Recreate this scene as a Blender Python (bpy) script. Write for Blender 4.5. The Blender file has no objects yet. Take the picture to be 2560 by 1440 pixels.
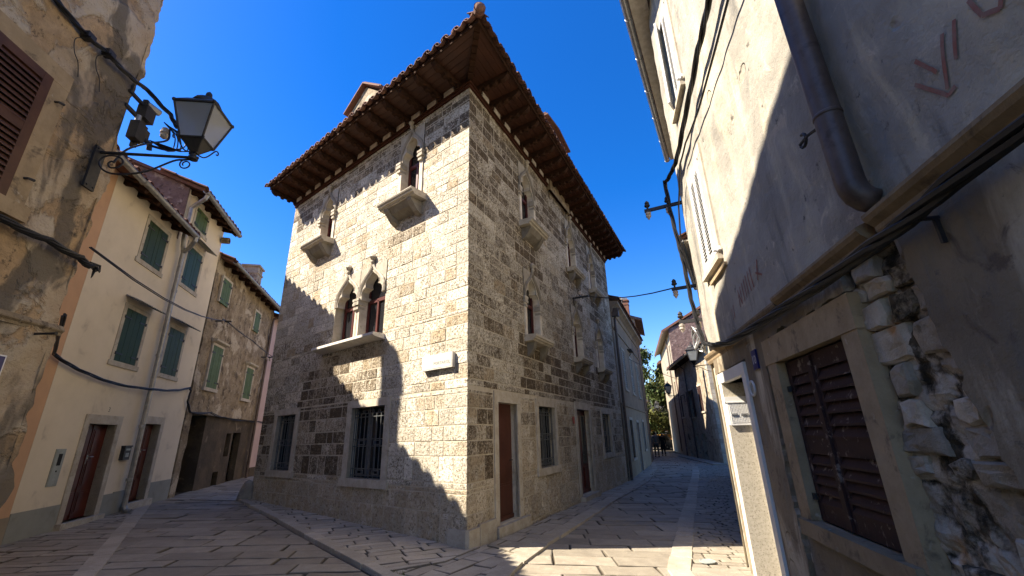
import bpy, bmesh, math, random
from mathutils import Vector, Matrix, noise as mnoise
R = math.radians
C = bpy.context.scene.collection
scene = bpy.context.scene

# ------------------------------------------------------------------ camera
def setup_camera():
    p, r, f = R(19.12), R(-1.68), 1065.0
    fwd = Vector((0, math.cos(p), math.sin(p))); up = Vector((0, -math.sin(p), math.cos(p))); right = Vector((1, 0, 0))
    x = right*math.cos(r) + up*math.sin(r); y = -right*math.sin(r) + up*math.cos(r)
    cd = bpy.data.cameras.new('street_camera'); cam = bpy.data.objects.new('street_camera', cd); C.objects.link(cam)
    cd.sensor_width = 36; cd.lens = f/2560*36; cd.clip_start = .05; cd.clip_end = 2000
    m = Matrix((x, y, -fwd)).transposed().to_4x4(); m.translation = Vector((0, 0, 1.6))
    cam.matrix_world = m; scene.camera = cam
setup_camera()
# ------------------------------------------------------------------ sky and sun
SUN_AZ, SUN_EL = -97.0, 44.5
w = bpy.data.worlds.new("World"); scene.world = w; w.use_nodes = True
nt = w.node_tree; nt.nodes.clear()
sky = nt.nodes.new('ShaderNodeTexSky'); sky.sky_type = 'NISHITA'; sky.sun_disc = False
sky.sun_elevation = R(SUN_EL); sky.sun_rotation = R(SUN_AZ)
sky.air_density = 1.0; sky.dust_density = 0.3; sky.ozone_density = 3.5; sky.altitude = 200
bg = nt.nodes.new('ShaderNodeBackground'); bg.inputs['Strength'].default_value = .15
out = nt.nodes.new('ShaderNodeOutputWorld')
hs = nt.nodes.new('ShaderNodeHueSaturation'); hs.inputs['Hue'].default_value = .517; hs.inputs['Saturation'].default_value = 1.42; hs.inputs['Value'].default_value = .52
nt.links.new(sky.outputs[0], hs.inputs['Color']); nt.links.new(hs.outputs[0], bg.inputs[0]); nt.links.new(bg.outputs[0], out.inputs[0])
sd = bpy.data.lights.new('sun', 'SUN'); sd.energy = 3.45; sd.angle = R(.53); sd.color = (1, .98, .96)
so = bpy.data.objects.new('sun', sd); C.objects.link(so)
sv = Vector((math.sin(R(SUN_AZ))*math.cos(R(SUN_EL)), math.cos(R(SUN_AZ))*math.cos(R(SUN_EL)), math.sin(R(SUN_EL))))
so.location = sv*40; so.rotation_euler = sv.to_track_quat('Z', 'Y').to_euler()
scene.view_settings.view_transform = 'Standard'; scene.view_settings.look = 'None'
scene.view_settings.gamma = 1; scene.view_settings.exposure = 2.08
scene.view_settings.use_curve_mapping = False
scene.view_settings.use_white_balance = True; scene.view_settings.white_balance_temperature = 7700; scene.view_settings.white_balance_tint = 10

# ------------------------------------------------------------------ mesh helpers
ORG = {}
class Frame:
    """a facade: u runs along the wall, v points out of it, z is up"""
    def __init__(s, P0, az, out):
        a = R(az); s.P = Vector((P0[0], P0[1], 0)); s.d = Vector((math.sin(a), math.cos(a), 0))
        s.n = Vector((s.d.y, -s.d.x, 0))*out; s.out = out
    def p(s, u, v, z): return s.P + s.d*u + s.n*v + Vector((0, 0, z))
    def rd(s): return 1 if s.n.cross(Vector((0, 0, 1))).dot(s.d) < 0 else -1     # +1: u runs to the right for someone facing the wall
WORLD = Frame((0, 0), 90, -1)   # u = x, v = y
def gz(x, y=0): return -.037*(x+.79) if x < 4.2 else -.185-.01*(x-4.2)

def sm(pts, k=5):
    P = [Vector(p) for p in pts]; o = []
    for i in range(len(P)-1):
        a, b, c, d = P[max(0, i-1)], P[i], P[i+1], P[min(len(P)-1, i+2)]
        for j in range(k):
            t = j/k; o.append(.5*((2*b)+(c-a)*t+(2*a-5*b+4*c-d)*t*t+(3*b-a-3*c+d)*t**3))
    return o+[P[-1]]
class MB:
    def __init__(s): s.v = []; s.f = []; s.c = []; s.m = []
    def add(s, vs, fs, col=(1, 0, 0), mi=0):
        b = len(s.v); s.v += [Vector(x) for x in vs]; s.c += [col]*len(vs)
        s.f += [[i+b for i in f] for f in fs]; s.m += [mi]*len(fs)
    def box(s, fr, u0, u1, v0, v1, z0, z1, col=(1, 0, 0), mi=0):
        s.add([fr.p(u, v, z) for z in (z0, z1) for v in (v0, v1) for u in (u0, u1)],
              [(0, 1, 3, 2), (4, 6, 7, 5), (0, 4, 5, 1), (2, 3, 7, 6), (0, 2, 6, 4), (1, 5, 7, 3)], col, mi)
    def prism(s, fr, poly, ax, lo, hi, col=(1, 0, 0), mi=0):
        def P(a, b, t): return fr.p(a, t, b) if ax == 'v' else fr.p(t, a, b) if ax == 'u' else fr.p(a, b, t)
        n = len(poly)
        s.add([P(a, b, lo) for a, b in poly] + [P(a, b, hi) for a, b in poly],
              [list(range(n))[::-1], list(range(n, 2*n))] + [(i, (i+1) % n, n+(i+1) % n, n+i) for i in range(n)], col, mi)
    def tube(s, pts, r, n=8, col=(1, 0, 0), mi=0, closed=False):
        pts = [Vector(p) for p in pts]; k = len(pts); rs = r if isinstance(r, (list, tuple)) else [r]*k
        b = len(s.v); ref = None; vs = []
        for i, p in enumerate(pts):
            t = (pts[min(i+1, k-1)] - pts[max(i-1, 0)])
            if closed: t = pts[(i+1) % k] - pts[i-1]
            t = t.normalized() if t.length > 1e-9 else Vector((0, 0, 1))
            if ref is None: ref = t.orthogonal().normalized()
            ref = (ref - t*ref.dot(t)); ref = ref.normalized() if ref.length > 1e-6 else t.orthogonal().normalized()
            q = t.cross(ref)
            vs += [p + (ref*math.cos(2*math.pi*j/n) + q*math.sin(2*math.pi*j/n))*rs[i] for j in range(n)]
        fs = [(i*n+j, i*n+(j+1) % n, (i+1)*n+(j+1) % n, (i+1)*n+j) for i in range(k-1) for j in range(n)]
        if closed: fs += [((k-1)*n+j, (k-1)*n+(j+1) % n, (j+1) % n, j) for j in range(n)]
        else: fs += [list(range(n))[::-1], [(k-1)*n+j for j in range(n)]]
        s.add(vs, fs, col, mi)
    def lathe(s, base, axis, prof, n=12, col=(1, 0, 0), mi=0):
        ax = Vector(axis).normalized(); a = ax.orthogonal().normalized(); b = ax.cross(a); base = Vector(base); k = len(prof)
        vs = [base + ax*h + (a*math.cos(2*math.pi*j/n) + b*math.sin(2*math.pi*j/n))*max(r, 1e-4) for r, h in prof for j in range(n)]
        fs = [(i*n+j, i*n+(j+1) % n, (i+1)*n+(j+1) % n, (i+1)*n+j) for i in range(k-1) for j in range(n)]
        fs += [list(range(n))[::-1], [(k-1)*n+j for j in range(n)]]
        s.add(vs, fs, col, mi)
    def curve(s, pts, r, n=6, k=5, **kw): s.tube(sm(pts, k), r, n, **kw)
    def build(s, name, mats, parent=None, smooth=False, loc=None, fix=True):
        me = bpy.data.meshes.new(name); o = bpy.data.objects.new(name, me); C.objects.link(o)
        if parent is not None: o.parent = parent; org = ORG[parent]
        else:
            if loc is None:
                n = max(1, len(s.v)); loc = Vector((sum(v.x for v in s.v)/n, sum(v.y for v in s.v)/n, min(v.z for v in s.v)))
            org = Vector(loc); o.location = org
        ORG[o] = org
        me.from_pydata([v-org for v in s.v], [], s.f)
        at = me.color_attributes.new('tint', 'FLOAT_COLOR', 'POINT')
        at.data.foreach_set('color', [x for c in s.c for x in (*c, 1)])
        for m in (mats if isinstance(mats, list) else [mats]): me.materials.append(m)
        if any(s.m): me.polygons.foreach_set('material_index', s.m)
        if fix:
            bm = bmesh.new(); bm.from_mesh(me); bmesh.ops.recalc_face_normals(bm, faces=bm.faces); bm.to_mesh(me); bm.free()
        if smooth:
            for p in me.polygons: p.use_smooth = True
        return o
def tag(o, label=None, cat=None, group=None, kind=None):
    if label: o['label'] = label
    if cat: o['category'] = cat
    if group: o['group'] = group
    if kind: o['kind'] = kind
    return o
def thing(name, loc, label, cat, group=None):
    o = bpy.data.objects.new(name, None); C.objects.link(o); o.location = Vector(loc); o.empty_display_size = .2
    ORG[o] = Vector(loc); return tag(o, label, cat, group)
def one(name, mats, parent, fn, smooth=False):
    m = MB(); fn(m); return m.build(name, mats, parent, smooth)
def dup_tree(o, parent=None):
    c = o.copy(); C.objects.link(c); ORG[c] = ORG[o]
    if parent is not None: c.parent = parent
    for ch in list(o.children): dup_tree(ch, c)
    return c
def text_mb(mb, txt, size, fr, u, z, v, depth=.004, align='CENTER', col=(1, 0, 0), slant=0):
    cu = bpy.data.curves.new('lettering', 'FONT'); cu.body = txt; cu.size = size; cu.align_x = align; cu.resolution_u = 2; cu.shear = slant
    ob = bpy.data.objects.new('lettering', cu); C.objects.link(ob)
    dg = bpy.context.evaluated_depsgraph_get(); me = ob.evaluated_get(dg).to_mesh()
    k = fr.rd()
    mb.add([fr.p(u+k*q.co.x, v+depth, z+q.co.y) for q in me.vertices], [list(p.vertices) for p in me.polygons], col)
    bpy.data.objects.remove(ob); bpy.data.curves.remove(cu)

# ------------------------------------------------------------------ material helpers
class NM:
    def __init__(s, name, rough=.9, metal=0, spec=.3):
        s.m = bpy.data.materials.new(name); s.m.use_nodes = True; s.t = s.m.node_tree; s.b = s.t.nodes['Principled BSDF']
        s.b.inputs['Roughness'].default_value = rough; s.b.inputs['Metallic'].default_value = metal
        s.b.inputs['Specular IOR Level'].default_value = spec
        tc = s.t.nodes.new('ShaderNodeNewGeometry'); s.pos = tc.outputs['Position']
    def n(s, t): return s.t.nodes.new(t)
    def l(s, a, b): s.t.links.new(a, b)
    def set(s, inp, x):
        if hasattr(x, 'is_linked') or hasattr(x, 'links'): s.l(x, inp)
        elif isinstance(x, (tuple, list)) and len(x) == 3 and inp.type == 'RGBA': inp.default_value = (*x, 1)
        else: inp.default_value = x
    def map(s, sc=(1, 1, 1), rot=(0, 0, 0)):
        m = s.n('ShaderNodeMapping'); m.inputs['Scale'].default_value = sc; m.inputs['Rotation'].default_value = rot; s.l(s.pos, m.inputs[0]); return m.outputs[0]
    def noise(s, scale, detail=5, rough=.6, vec=None, dist=0):
        k = s.n('ShaderNodeTexNoise'); k.inputs['Scale'].default_value = scale; k.inputs['Detail'].default_value = detail
        k.inputs['Roughness'].default_value = rough; k.inputs['Distortion'].default_value = dist
        s.l(vec if vec is not None else s.pos, k.inputs['Vector']); return k.outputs[0]
    def voro(s, scale, vec=None, feat='F1', out=0):
        k = s.n('ShaderNodeTexVoronoi'); k.feature = feat; k.inputs['Scale'].default_value = scale; s.l(vec if vec is not None else s.pos, k.inputs['Vector']); return k.outputs[out]
    def ramp(s, x, lo, hi, a=0, b=1):
        k = s.n('ShaderNodeMapRange'); k.interpolation_type = 'SMOOTHSTEP'
        for i, q in enumerate((x, lo, hi, a, b)): s.set(k.inputs[i], q)
        return k.outputs[0]
    def math(s, op, a, b=0, c=None):
        k = s.n('ShaderNodeMath'); k.operation = op; s.set(k.inputs[0], a); s.set(k.inputs[1], b)
        if c is not None: s.set(k.inputs[2], c)
        return k.outputs[0]
    def mix(s, f, a, b, mode='MIX'):
        k = s.n('ShaderNodeMix'); k.data_type = 'RGBA'; k.blend_type = mode
        s.set(k.inputs[0], f); s.set(k.inputs[6], a); s.set(k.inputs[7], b); return k.outputs[2]
    def tint(s):
        k = s.n('ShaderNodeAttribute'); k.attribute_name = 'tint'; q = s.n('ShaderNodeSeparateColor'); s.l(k.outputs['Color'], q.inputs[0]); return q.outputs
    def grey(s, x):
        k = s.n('ShaderNodeCombineColor'); [s.set(k.inputs[i], x) for i in range(3)]; return k.outputs[0]
    def bump(s, parts, dist=.02):
        prev = None
        for h, st, d in parts:
            k = s.n('ShaderNodeBump'); k.inputs['Strength'].default_value = st; k.inputs['Distance'].default_value = d
            s.set(k.inputs['Height'], h)
            if prev is not None: s.l(prev, k.inputs['Normal'])
            prev = k.outputs[0]
        s.l(prev, s.b.inputs['Normal'])
    def color(s, c): s.set(s.b.inputs['Base Color'], c)

def weathered(name, c1, c2, sc=2.5, stains=(), streak=None, specks=None, rough=.9, bumps=((30, .4, .01),), tint=False, metal=0, spec=.3, lo=.35, hi=.65):
    k = NM(name, rough, metal, spec)
    col = k.mix(k.ramp(k.noise(sc, 6, .65), lo, hi), c1, c2)
    for (sc_c, scale, a, b) in stains: col = k.mix(k.ramp(k.noise(scale, 7, .62, dist=.4), a, b), col, sc_c)
    if streak: col = k.mix(k.ramp(k.noise(1, 6, .6, k.map((streak[1], streak[1], streak[1]*.09))), streak[2], streak[3]), col, streak[0])
    if specks: col = k.mix(k.ramp(k.noise(specks[1], 3, .6), specks[2], specks[3]), col, specks[0])
    if tint:
        t = k.tint(); col = k.mix(1.0, col, k.grey(t[0]), 'MULTIPLY')
    k.color(col); k.bump([(k.noise(s_, 5, .65), st, d) for s_, st, d in bumps]); return k.m
def plain(name, c, rough=.6, metal=0, var=.15, sc=8, spec=.4, bump=0):
    k = NM(name, rough, metal, spec)
    k.color(k.mix(k.ramp(k.noise(sc, 5), .3, .7), tuple(x*(1-var) for x in c), tuple(x*(1+var) for x in c)))
    if bump: k.bump([(k.noise(40, 4), bump, .005)])
    return k.m
M = {}
def palace_stone():
    k = NM('ashlar_stone', .92, 0, .2); t = k.tint()
    fine = k.noise(34, 5, .7); pit = k.noise(17, 6, .72, dist=.6); big = k.noise(2.2, 5, .6); chis = k.noise(1, 5, .7, k.map((30, 30, 16), (0, .5, .4)))
    base = k.mix(k.ramp(big, .35, .65), (.68, .615, .49), (.575, .505, .385))
    base = k.mix(k.ramp(fine, .42, .66), base, (.77, .715, .60))
    base = k.mix(1.0, base, k.grey(t[0]), 'MULTIPLY')
    orange = k.mix(k.ramp(k.noise(9, 5, .65), .35, .6), (.36, .245, .135), (.47, .36, .215))
    base = k.mix(k.math('MULTIPLY', t[2], k.ramp(k.noise(5, 6, .7), .28, .58)), base, orange)
    pits = k.ramp(k.math('SUBTRACT', k.noise(26, 4, .6, dist=.8), k.math('MULTIPLY', t[1], .16)), .365, .455, 1, 0)
    base = k.mix(k.math('MULTIPLY', pits, .72), base, (.19, .145, .09))
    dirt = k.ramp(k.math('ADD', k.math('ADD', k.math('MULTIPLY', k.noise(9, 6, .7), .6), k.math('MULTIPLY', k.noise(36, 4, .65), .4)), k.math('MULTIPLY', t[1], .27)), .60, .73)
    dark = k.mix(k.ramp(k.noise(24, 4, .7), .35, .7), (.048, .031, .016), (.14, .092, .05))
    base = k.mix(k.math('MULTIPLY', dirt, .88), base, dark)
    k.color(base)
    k.bump([(pit, .8, .04), (chis, .6, .018), (k.math('MULTIPLY', pits, -1), .7, .014), (fine, .5, .01)]); return k.m
M['ashlar'] = palace_stone()
M['mortar'] = weathered('lime_mortar', (.46, .395, .295), (.54, .47, .36), 6, [((.26, .20, .13), 3, .5, .75)], bumps=((60, .5, .006),))
M['dressed'] = weathered('dressed_limestone', (.50, .45, .36), (.40, .34, .26), 5, [((.22, .17, .12), 7, .58, .78)], specks=((.18, .15, .11), 55, .63, .72), bumps=((22, .3, .01), (80, .25, .004)), tint=True)
M['old_frame'] = weathered('flaking_stone_frame', (.40, .295, .175), (.31, .225, .13), 4, [((.14, .105, .07), 5, .55, .7), ((.45, .38, .28), 8, .62, .72)], bumps=((12, .4, .02), (50, .4, .006)), tint=True)
M['white_stone'] = weathered('white_limestone', (.66, .63, .57), (.56, .52, .45), 6, [((.36, .33, .29), 9, .6, .78)], bumps=((60, .2, .004),))
M['infill'] = weathered('pale_infill_stone', (.55, .50, .42), (.43, .38, .3), 8)
M['wood_soffit'] = weathered('varnished_soffit_boards', (.068, .025, .012), (.046, .017, .009), 1.5, [((.045, .016, .008), 4, .55, .7)], rough=.55, bumps=((14, .15, .01),))
M['wood_dark'] = weathered('dark_carved_timber', (.030, .016, .010), (.050, .024, .014), 8, rough=.9, spec=.06, bumps=((40, .3, .006),))
M['wood_plate'] = weathered('brown_wall_plate', (.06, .022, .012), (.045, .016, .010), 8, rough=.8, spec=.1)
M['tile'] = weathered('terracotta_roof_tile', (.155, .066, .045), (.205, .105, .07), 7, [((.12, .08, .06), 12, .5, .72)], bumps=((40, .4, .006),), tint=True)
M['win_wood'] = weathered('red_brown_window_timber', (.10, .022, .018), (.075, .018, .014), 10, rough=.45, bumps=((60, .15, .003),))
M['door_brown'] = weathered('brown_painted_door', (.085, .030, .018), (.062, .021, .013), 3, rough=.5, bumps=((30, .12, .004),))
M['door_red'] = weathered('dark_red_painted_door', (.095, .016, .008), (.065, .011, .006), 3, rough=.45, bumps=((25, .12, .004),))
M['iron'] = weathered('black_wrought_iron', (.012, .012, .013), (.025, .022, .02), 20, rough=.55, bumps=((80, .25, .002),), spec=.5)
M['rust'] = weathered('rusty_brown_pipe_paint', (.075, .048, .036), (.11, .075, .058), 5, [((.05, .028, .018), 9, .5, .7)], rough=.5, bumps=((50, .2, .004),), spec=.5)
M['grille'] = weathered('grey_painted_grille', (.085, .09, .09), (.12, .125, .12), 20, rough=.5, bumps=((60, .2, .002),))
M['zinc'] = weathered('zinc_gutter_metal', (.27, .27, .26), (.36, .36, .35), 6, [((.18, .17, .16), 10, .55, .75)], rough=.4, metal=.6, bumps=((30, .1, .003),))
M['dark_inside'] = plain('unlit_room_interior', (.012, .011, .010), .9)
M['curtain'] = plain('grey_curtain_cloth', (.12, .125, .125), .9)
M['cable'] = plain('black_cable_rubber', (.010, .010, .011), .5)
M['cream'] = weathered('cream_render', (.74, .635, .475), (.68, .58, .43), 1.2, [((.47, .39, .29), 2.4, .56, .8)], bumps=((120, .22, .003), (3, .1, .02)))
M['peach'] = weathered('peach_render', (.60, .36, .21), (.54, .325, .19), 1.5, [((.42, .23, .13), 3, .6, .8)], bumps=((120, .22, .003),))
M['plinth'] = weathered('grey_painted_plinth', (.30, .30, .26), (.26, .26, .22), 2, [((.17, .16, .13), 4, .55, .8)], bumps=((90, .2, .003),))
M['green'] = weathered('dark_green_shutter_paint', (.014, .035, .007), (.019, .045, .009), 4, [((.03, .055, .033), 7, .6, .8)], rough=.6, bumps=((30, .15, .004),))
M['green_pale'] = weathered('faded_green_shutter_paint', (.088, .135, .055), (.066, .105, .04), 5, [((.13, .17, .12), 9, .58, .75)], rough=.7, bumps=((30, .2, .004),))
M['green_blue'] = weathered('blue_green_shutter_paint', (.016, .042, .011), (.022, .052, .014), 4, rough=.55, bumps=((30, .15, .004),))
M['rubble'] = weathered('rubble_masonry_wall', (.33, .26, .17), (.22, .165, .10), 3, [((.09, .065, .042), 4, .50, .68), ((.42, .36, .27), 8, .60, .72), ((.44, .37, .27), 1.1, .56, .60)], streak=((.075, .05, .03), 1.6, .56, .74), specks=((.10, .07, .045), 26, .58, .7), bumps=((6, .6, .06), (28, .6, .02)))
M['purple_rubble'] = weathered('purple_brown_rubble', (.19, .13, .115), (.13, .085, .075), 3, [((.32, .26, .23), 5, .57, .68), ((.07, .05, .045), 7, .55, .7)], bumps=((5, .7, .08), (25, .5, .02)))
M['pink'] = weathered('pink_render', (.50, .37, .33), (.45, .33, .30), 1.5, bumps=((80, .2, .004),))
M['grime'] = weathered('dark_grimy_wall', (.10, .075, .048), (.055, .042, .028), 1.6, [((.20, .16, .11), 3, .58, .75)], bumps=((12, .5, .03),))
M['pale_house'] = weathered('stained_pinkish_render', (.31, .235, .16), (.24, .175, .12), 1.2, [((.17, .145, .12), 2.2, .52, .75)], streak=((.15, .12, .095), 1.2, .54, .75), bumps=((40, .3, .006),))
M['pale_low'] = weathered('pale_ground_floor_render', (.34, .275, .195), (.28, .225, .155), 1.5, [((.25, .21, .16), 2.5, .55, .78)], bumps=((40, .3, .006),))
M['far_stone'] = weathered('patched_stone_and_render', (.40, .34, .25), (.30, .245, .175), 1.6, [((.16, .12, .08), 3, .52, .66), ((.50, .44, .34), 2, .6, .75)], specks=((.09, .07, .05), 7, .60, .68), bumps=((6, .5, .05), (30, .4, .01)))
M['white_render'] = weathered('whitewashed_render', (.38, .335, .26), (.30, .255, .19), 1.5, [((.36, .31, .24), 3, .56, .76)], bumps=((30, .3, .006),))
M['asphalt'] = weathered('asphalt', (.05, .05, .05), (.06, .06, .058), 4)
M['white_paint'] = weathered('white_shutter_paint', (.66, .65, .62), (.58, .57, .54), 12, rough=.55, bumps=((40, .1, .003),))
M['marble'] = weathered('white_marble_surround', (.76, .74, .69), (.70, .68, .63), 3, rough=.4, bumps=((60, .06, .002),))
M['granite'] = weathered('speckled_terrazzo_slab', (.52, .46, .36), (.42, .37, .28), 30, specks=((.22, .19, .15), 60, .58, .66), rough=.5, bumps=((60, .08, .002),))
M['brown_louver'] = weathered('weathered_brown_louvre_paint', (.042, .017, .013), (.030, .012, .010), 6, [((.22, .175, .145), 12, .58, .70)], rough=.7, bumps=((30, .3, .006),))
M['red_louver'] = weathered('red_brown_shutter_paint', (.105, .045, .024), (.08, .034, .019), 5, rough=.55, bumps=((30, .15, .004),))
M['graffiti'] = weathered('faded_red_spray_paint', (.30, .12, .09), (.30, .19, .15), 14, bumps=((60, .2, .003),))
M['blue_enamel'] = plain('blue_enamel', (.018, .022, .12), .3)
M['white_enamel'] = plain('white_enamel', (.75, .75, .75), .3, var=.04)
M['black_paint'] = plain('black_paint', (.015, .014, .013), .6)
M['grey_box'] = plain('grey_metal_box', (.30, .32, .29), .5)
M['porcelain'] = plain('brown_white_porcelain', (.42, .36, .30), .25)
M['frosted'] = None
# ground materials
def paving(name, c1, c2, c3, rough=.62):
    k = NM(name, rough, 0, .35); t = k.tint()
    col = k.mix(k.ramp(k.noise(3.5, 6, .65), .35, .65), c1, c2)
    col = k.mix(k.ramp(k.noise(11, 6, .7), .55, .72), col, c3)
    col = k.mix(1.0, col, k.grey(t[0]), 'MULTIPLY')
    col = k.mix(k.math('MULTIPLY', t[2], .4), col, (.36, .27, .165))
    col = k.mix(k.ramp(k.noise(70, 3, .6), .6, .72), col, (.12, .10, .075))
    k.color(col); k.bump([(k.noise(5, 4, .6), .5, .02), (k.noise(45, 5, .7), .45, .006)]); return k.m
M['paving'] = paving('worn_limestone_paving', (.33, .29, .225), (.26, .226, .175), (.40, .355, .28))
M['paving_pale'] = paving('pale_pavement_stone', (.43, .38, .30), (.35, .305, .235), (.50, .45, .365))
M['joint'] = weathered('earth_filled_joints', (.075, .058, .04), (.05, .042, .028), 6, [((.05, .06, .02), 3, .6, .7)], bumps=((40, .6, .01),))

# ================================================================== GROUND
def ground_sheet():
    m = MB(); xs = [-900, -60, -20, -10, -5, 0, 4.2, 8, 12, 20, 40, 100, 900]; ys = [-900, -20, 0, 5, 10, 20, 40, 60, 900]
    def hz(x): return gz(max(-40, min(x, 60))) - .022
    idx = {}
    vs = []
    for i, x in enumerate(xs):
        for j, y in enumerate(ys): idx[i, j] = len(vs); vs.append((x, y, hz(x)))
    m.add(vs, [(idx[i, j], idx[i+1, j], idx[i+1, j+1], idx[i, j+1]) for i in range(len(xs)-1) for j in range(len(ys)-1)])
    tag(m.build('ground', M['joint'], loc=(0, 0, 0)), kind='structure')
ground_sheet()
def clip(poly, a, b):      # keep the part left of a->b
    out_ = []
    for i in range(len(poly)):
        p, q = poly[i], poly[(i+1) % len(poly)]
        sp = (b[0]-a[0])*(p[1]-a[1])-(b[1]-a[1])*(p[0]-a[0]); sq = (b[0]-a[0])*(q[1]-a[1])-(b[1]-a[1])*(q[0]-a[0])
        if sp >= 0: out_.append(p)
        if sp*sq < 0: t = sp/(sp-sq); out_.append((p[0]+(q[0]-p[0])*t, p[1]+(q[1]-p[1])*t))
    return out_
def area(poly): return .5*sum(poly[i-1][0]*poly[i][1]-poly[i][0]*poly[i-1][1] for i in range(len(poly)))
def flags(name, mat, poly, az, rw, rl, gap, seed, lift=0.0, jit=.012, shade=(.75, 1.2), warm=.2, keep=1):
    """lay stones in rows inside a convex polygon; rows run along az"""
    rnd = random.Random(seed); m = MB()
    if area(poly) < 0: poly = poly[::-1]
    cvx = all((poly[i-1][0]-poly[i-2][0])*(poly[i][1]-poly[i-1][1])-(poly[i-1][1]-poly[i-2][1])*(poly[i][0]-poly[i-1][0]) >= -1e-6 for i in range(len(poly)))
    a = R(az); d = Vector((math.sin(a), math.cos(a))); n = Vector((d.y, -d.x))
    us = [p[0]*d.x+p[1]*d.y for p in poly]; ws = [p[0]*n.x+p[1]*n.y for p in poly]
    w_ = min(ws)
    while w_ < max(ws):
        h = rnd.uniform(*rw); u = min(us) - rnd.uniform(0, rl[1]); sk = rnd.uniform(-.02, .02)
        while u < max(us):
            L = rnd.uniform(*rl); g = gap*rnd.uniform(.4, 1.3)
            j = lambda: rnd.uniform(-jit, jit)
            q = [(u+g+j(), w_+g+j()), (u+L-g+j(), w_+g+j()), (u+L-g+j(), w_+h-g+j()), (u+g+j(), w_+h-g+j())]
            if L > .5 and rnd.random() < .6: q.insert(1, (u+L*.5, w_+g+j()*1.5)); q.insert(4, (u+L*.45, w_+h-g+j()*1.5))
            P = [(x*d.x+y*n.x, x*d.y+y*n.y) for x, y in q]
            for i in range(len(poly) if cvx else 0):
                if len(P) > 2: P = clip(P, poly[i], poly[(i+1) % len(poly)])
            if len(P) > 2 and not cvx and not (inside((sum(p[0] for p in P)/len(P), sum(p[1] for p in P)/len(P)), poly) or (keep and sum(inside(p, poly) for p in P) >= keep)): P = []
            if len(P) > 2 and abs(area(P)) > .004:
                if area(P) < 0: P = P[::-1]
                cx = sum(p[0] for p in P)/len(P); cy = sum(p[1] for p in P)/len(P); k = len(P)
                ins = .018; hh = lift + rnd.uniform(-.006, .006); tx, ty = rnd.uniform(-.012, .012), rnd.uniform(-.012, .012)
                def zz(x, y): return gz(x, y)+hh+(x-cx)*tx+(y-cy)*ty
                def inw(p, r):
                    D = Vector((cx-p[0], cy-p[1])); D = D*(r/max(D.length, 1e-4)); return (p[0]+D.x, p[1]+D.y)
                vs = [(p[0], p[1], gz(*p)-.05) for p in P] + [(p[0], p[1], zz(*p)-.008) for p in P]
                t = [inw(p, ins) for p in P]; top = [(p[0], p[1], zz(*p)) for p in t]; cc = (rnd.uniform(*shade), 0, rnd.random()*warm)
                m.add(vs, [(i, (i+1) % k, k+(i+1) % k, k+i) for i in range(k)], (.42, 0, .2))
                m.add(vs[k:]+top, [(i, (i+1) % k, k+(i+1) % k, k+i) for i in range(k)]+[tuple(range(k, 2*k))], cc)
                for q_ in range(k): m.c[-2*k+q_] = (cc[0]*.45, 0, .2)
            u += L
        w_ += h
    return tag(m.build(name, mat, loc=(0, 0, 0), fix=False), kind='structure')
def inside(pt, poly):
    c = False
    for i in range(len(poly)):
        (x1, y1), (x2, y2) = poly[i-1], poly[i]
        if (y1 > pt[1]) != (y2 > pt[1]) and pt[0] < (x2-x1)*(pt[1]-y1)/(y2-y1)+x1: c = not c
    return c
def kerb(name, mat, path, wd, rl, gap, seed, lift=.0, shade=(.85, 1.1), warm=.15, off=0):
    """a line of long stones following a path"""
    rnd = random.Random(seed); m = MB(); P = [Vector(p) for p in path]
    seg = [(P[i+1]-P[i]).length for i in range(len(P)-1)]; tot = sum(seg)
    def at(s):
        s = max(0, min(tot-1e-6, s)); i = 0
        while s > seg[i]: s -= seg[i]; i += 1
        t = (P[i+1]-P[i]).normalized()
        return P[i]+t*s, Vector((t.y, -t.x))
    s_ = 0
    while s_ < tot-.1:
        L = min(rnd.uniform(*rl), tot-s_); (a, na), (b, nb) = at(s_+gap), at(s_+L-gap); j = lambda: rnd.uniform(-.012, .012)
        w1 = wd/2+j(); w2 = wd/2+j(); q = [a-na*w1, b-nb*(w1+j()*.5), b+nb*w2, a+na*(w2+j()*.5)]
        c_ = (q[0]+q[1]+q[2]+q[3])/4; h = lift+rnd.uniform(-.005, .005)
        vs = [(p.x, p.y, gz(p.x)-.05) for p in q]+[(p.x, p.y, gz(p.x)+h-.012) for p in q]
        for p in q: r_ = p+(c_-p).normalized()*.016; vs.append((r_.x, r_.y, gz(r_.x)+h))
        m.add(vs, [(i, (i+1) % 4, 4+(i+1) % 4, 4+i) for i in range(4)]+[(4+i, 4+(i+1) % 4, 8+(i+1) % 4, 8+i) for i in range(4)]+[(8, 9, 10, 11)], (rnd.uniform(*shade), 0, rnd.random()*warm))
        s_ += L
    return tag(m.build(name, mat, loc=(0, 0, 0), fix=True), kind='structure')
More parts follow.
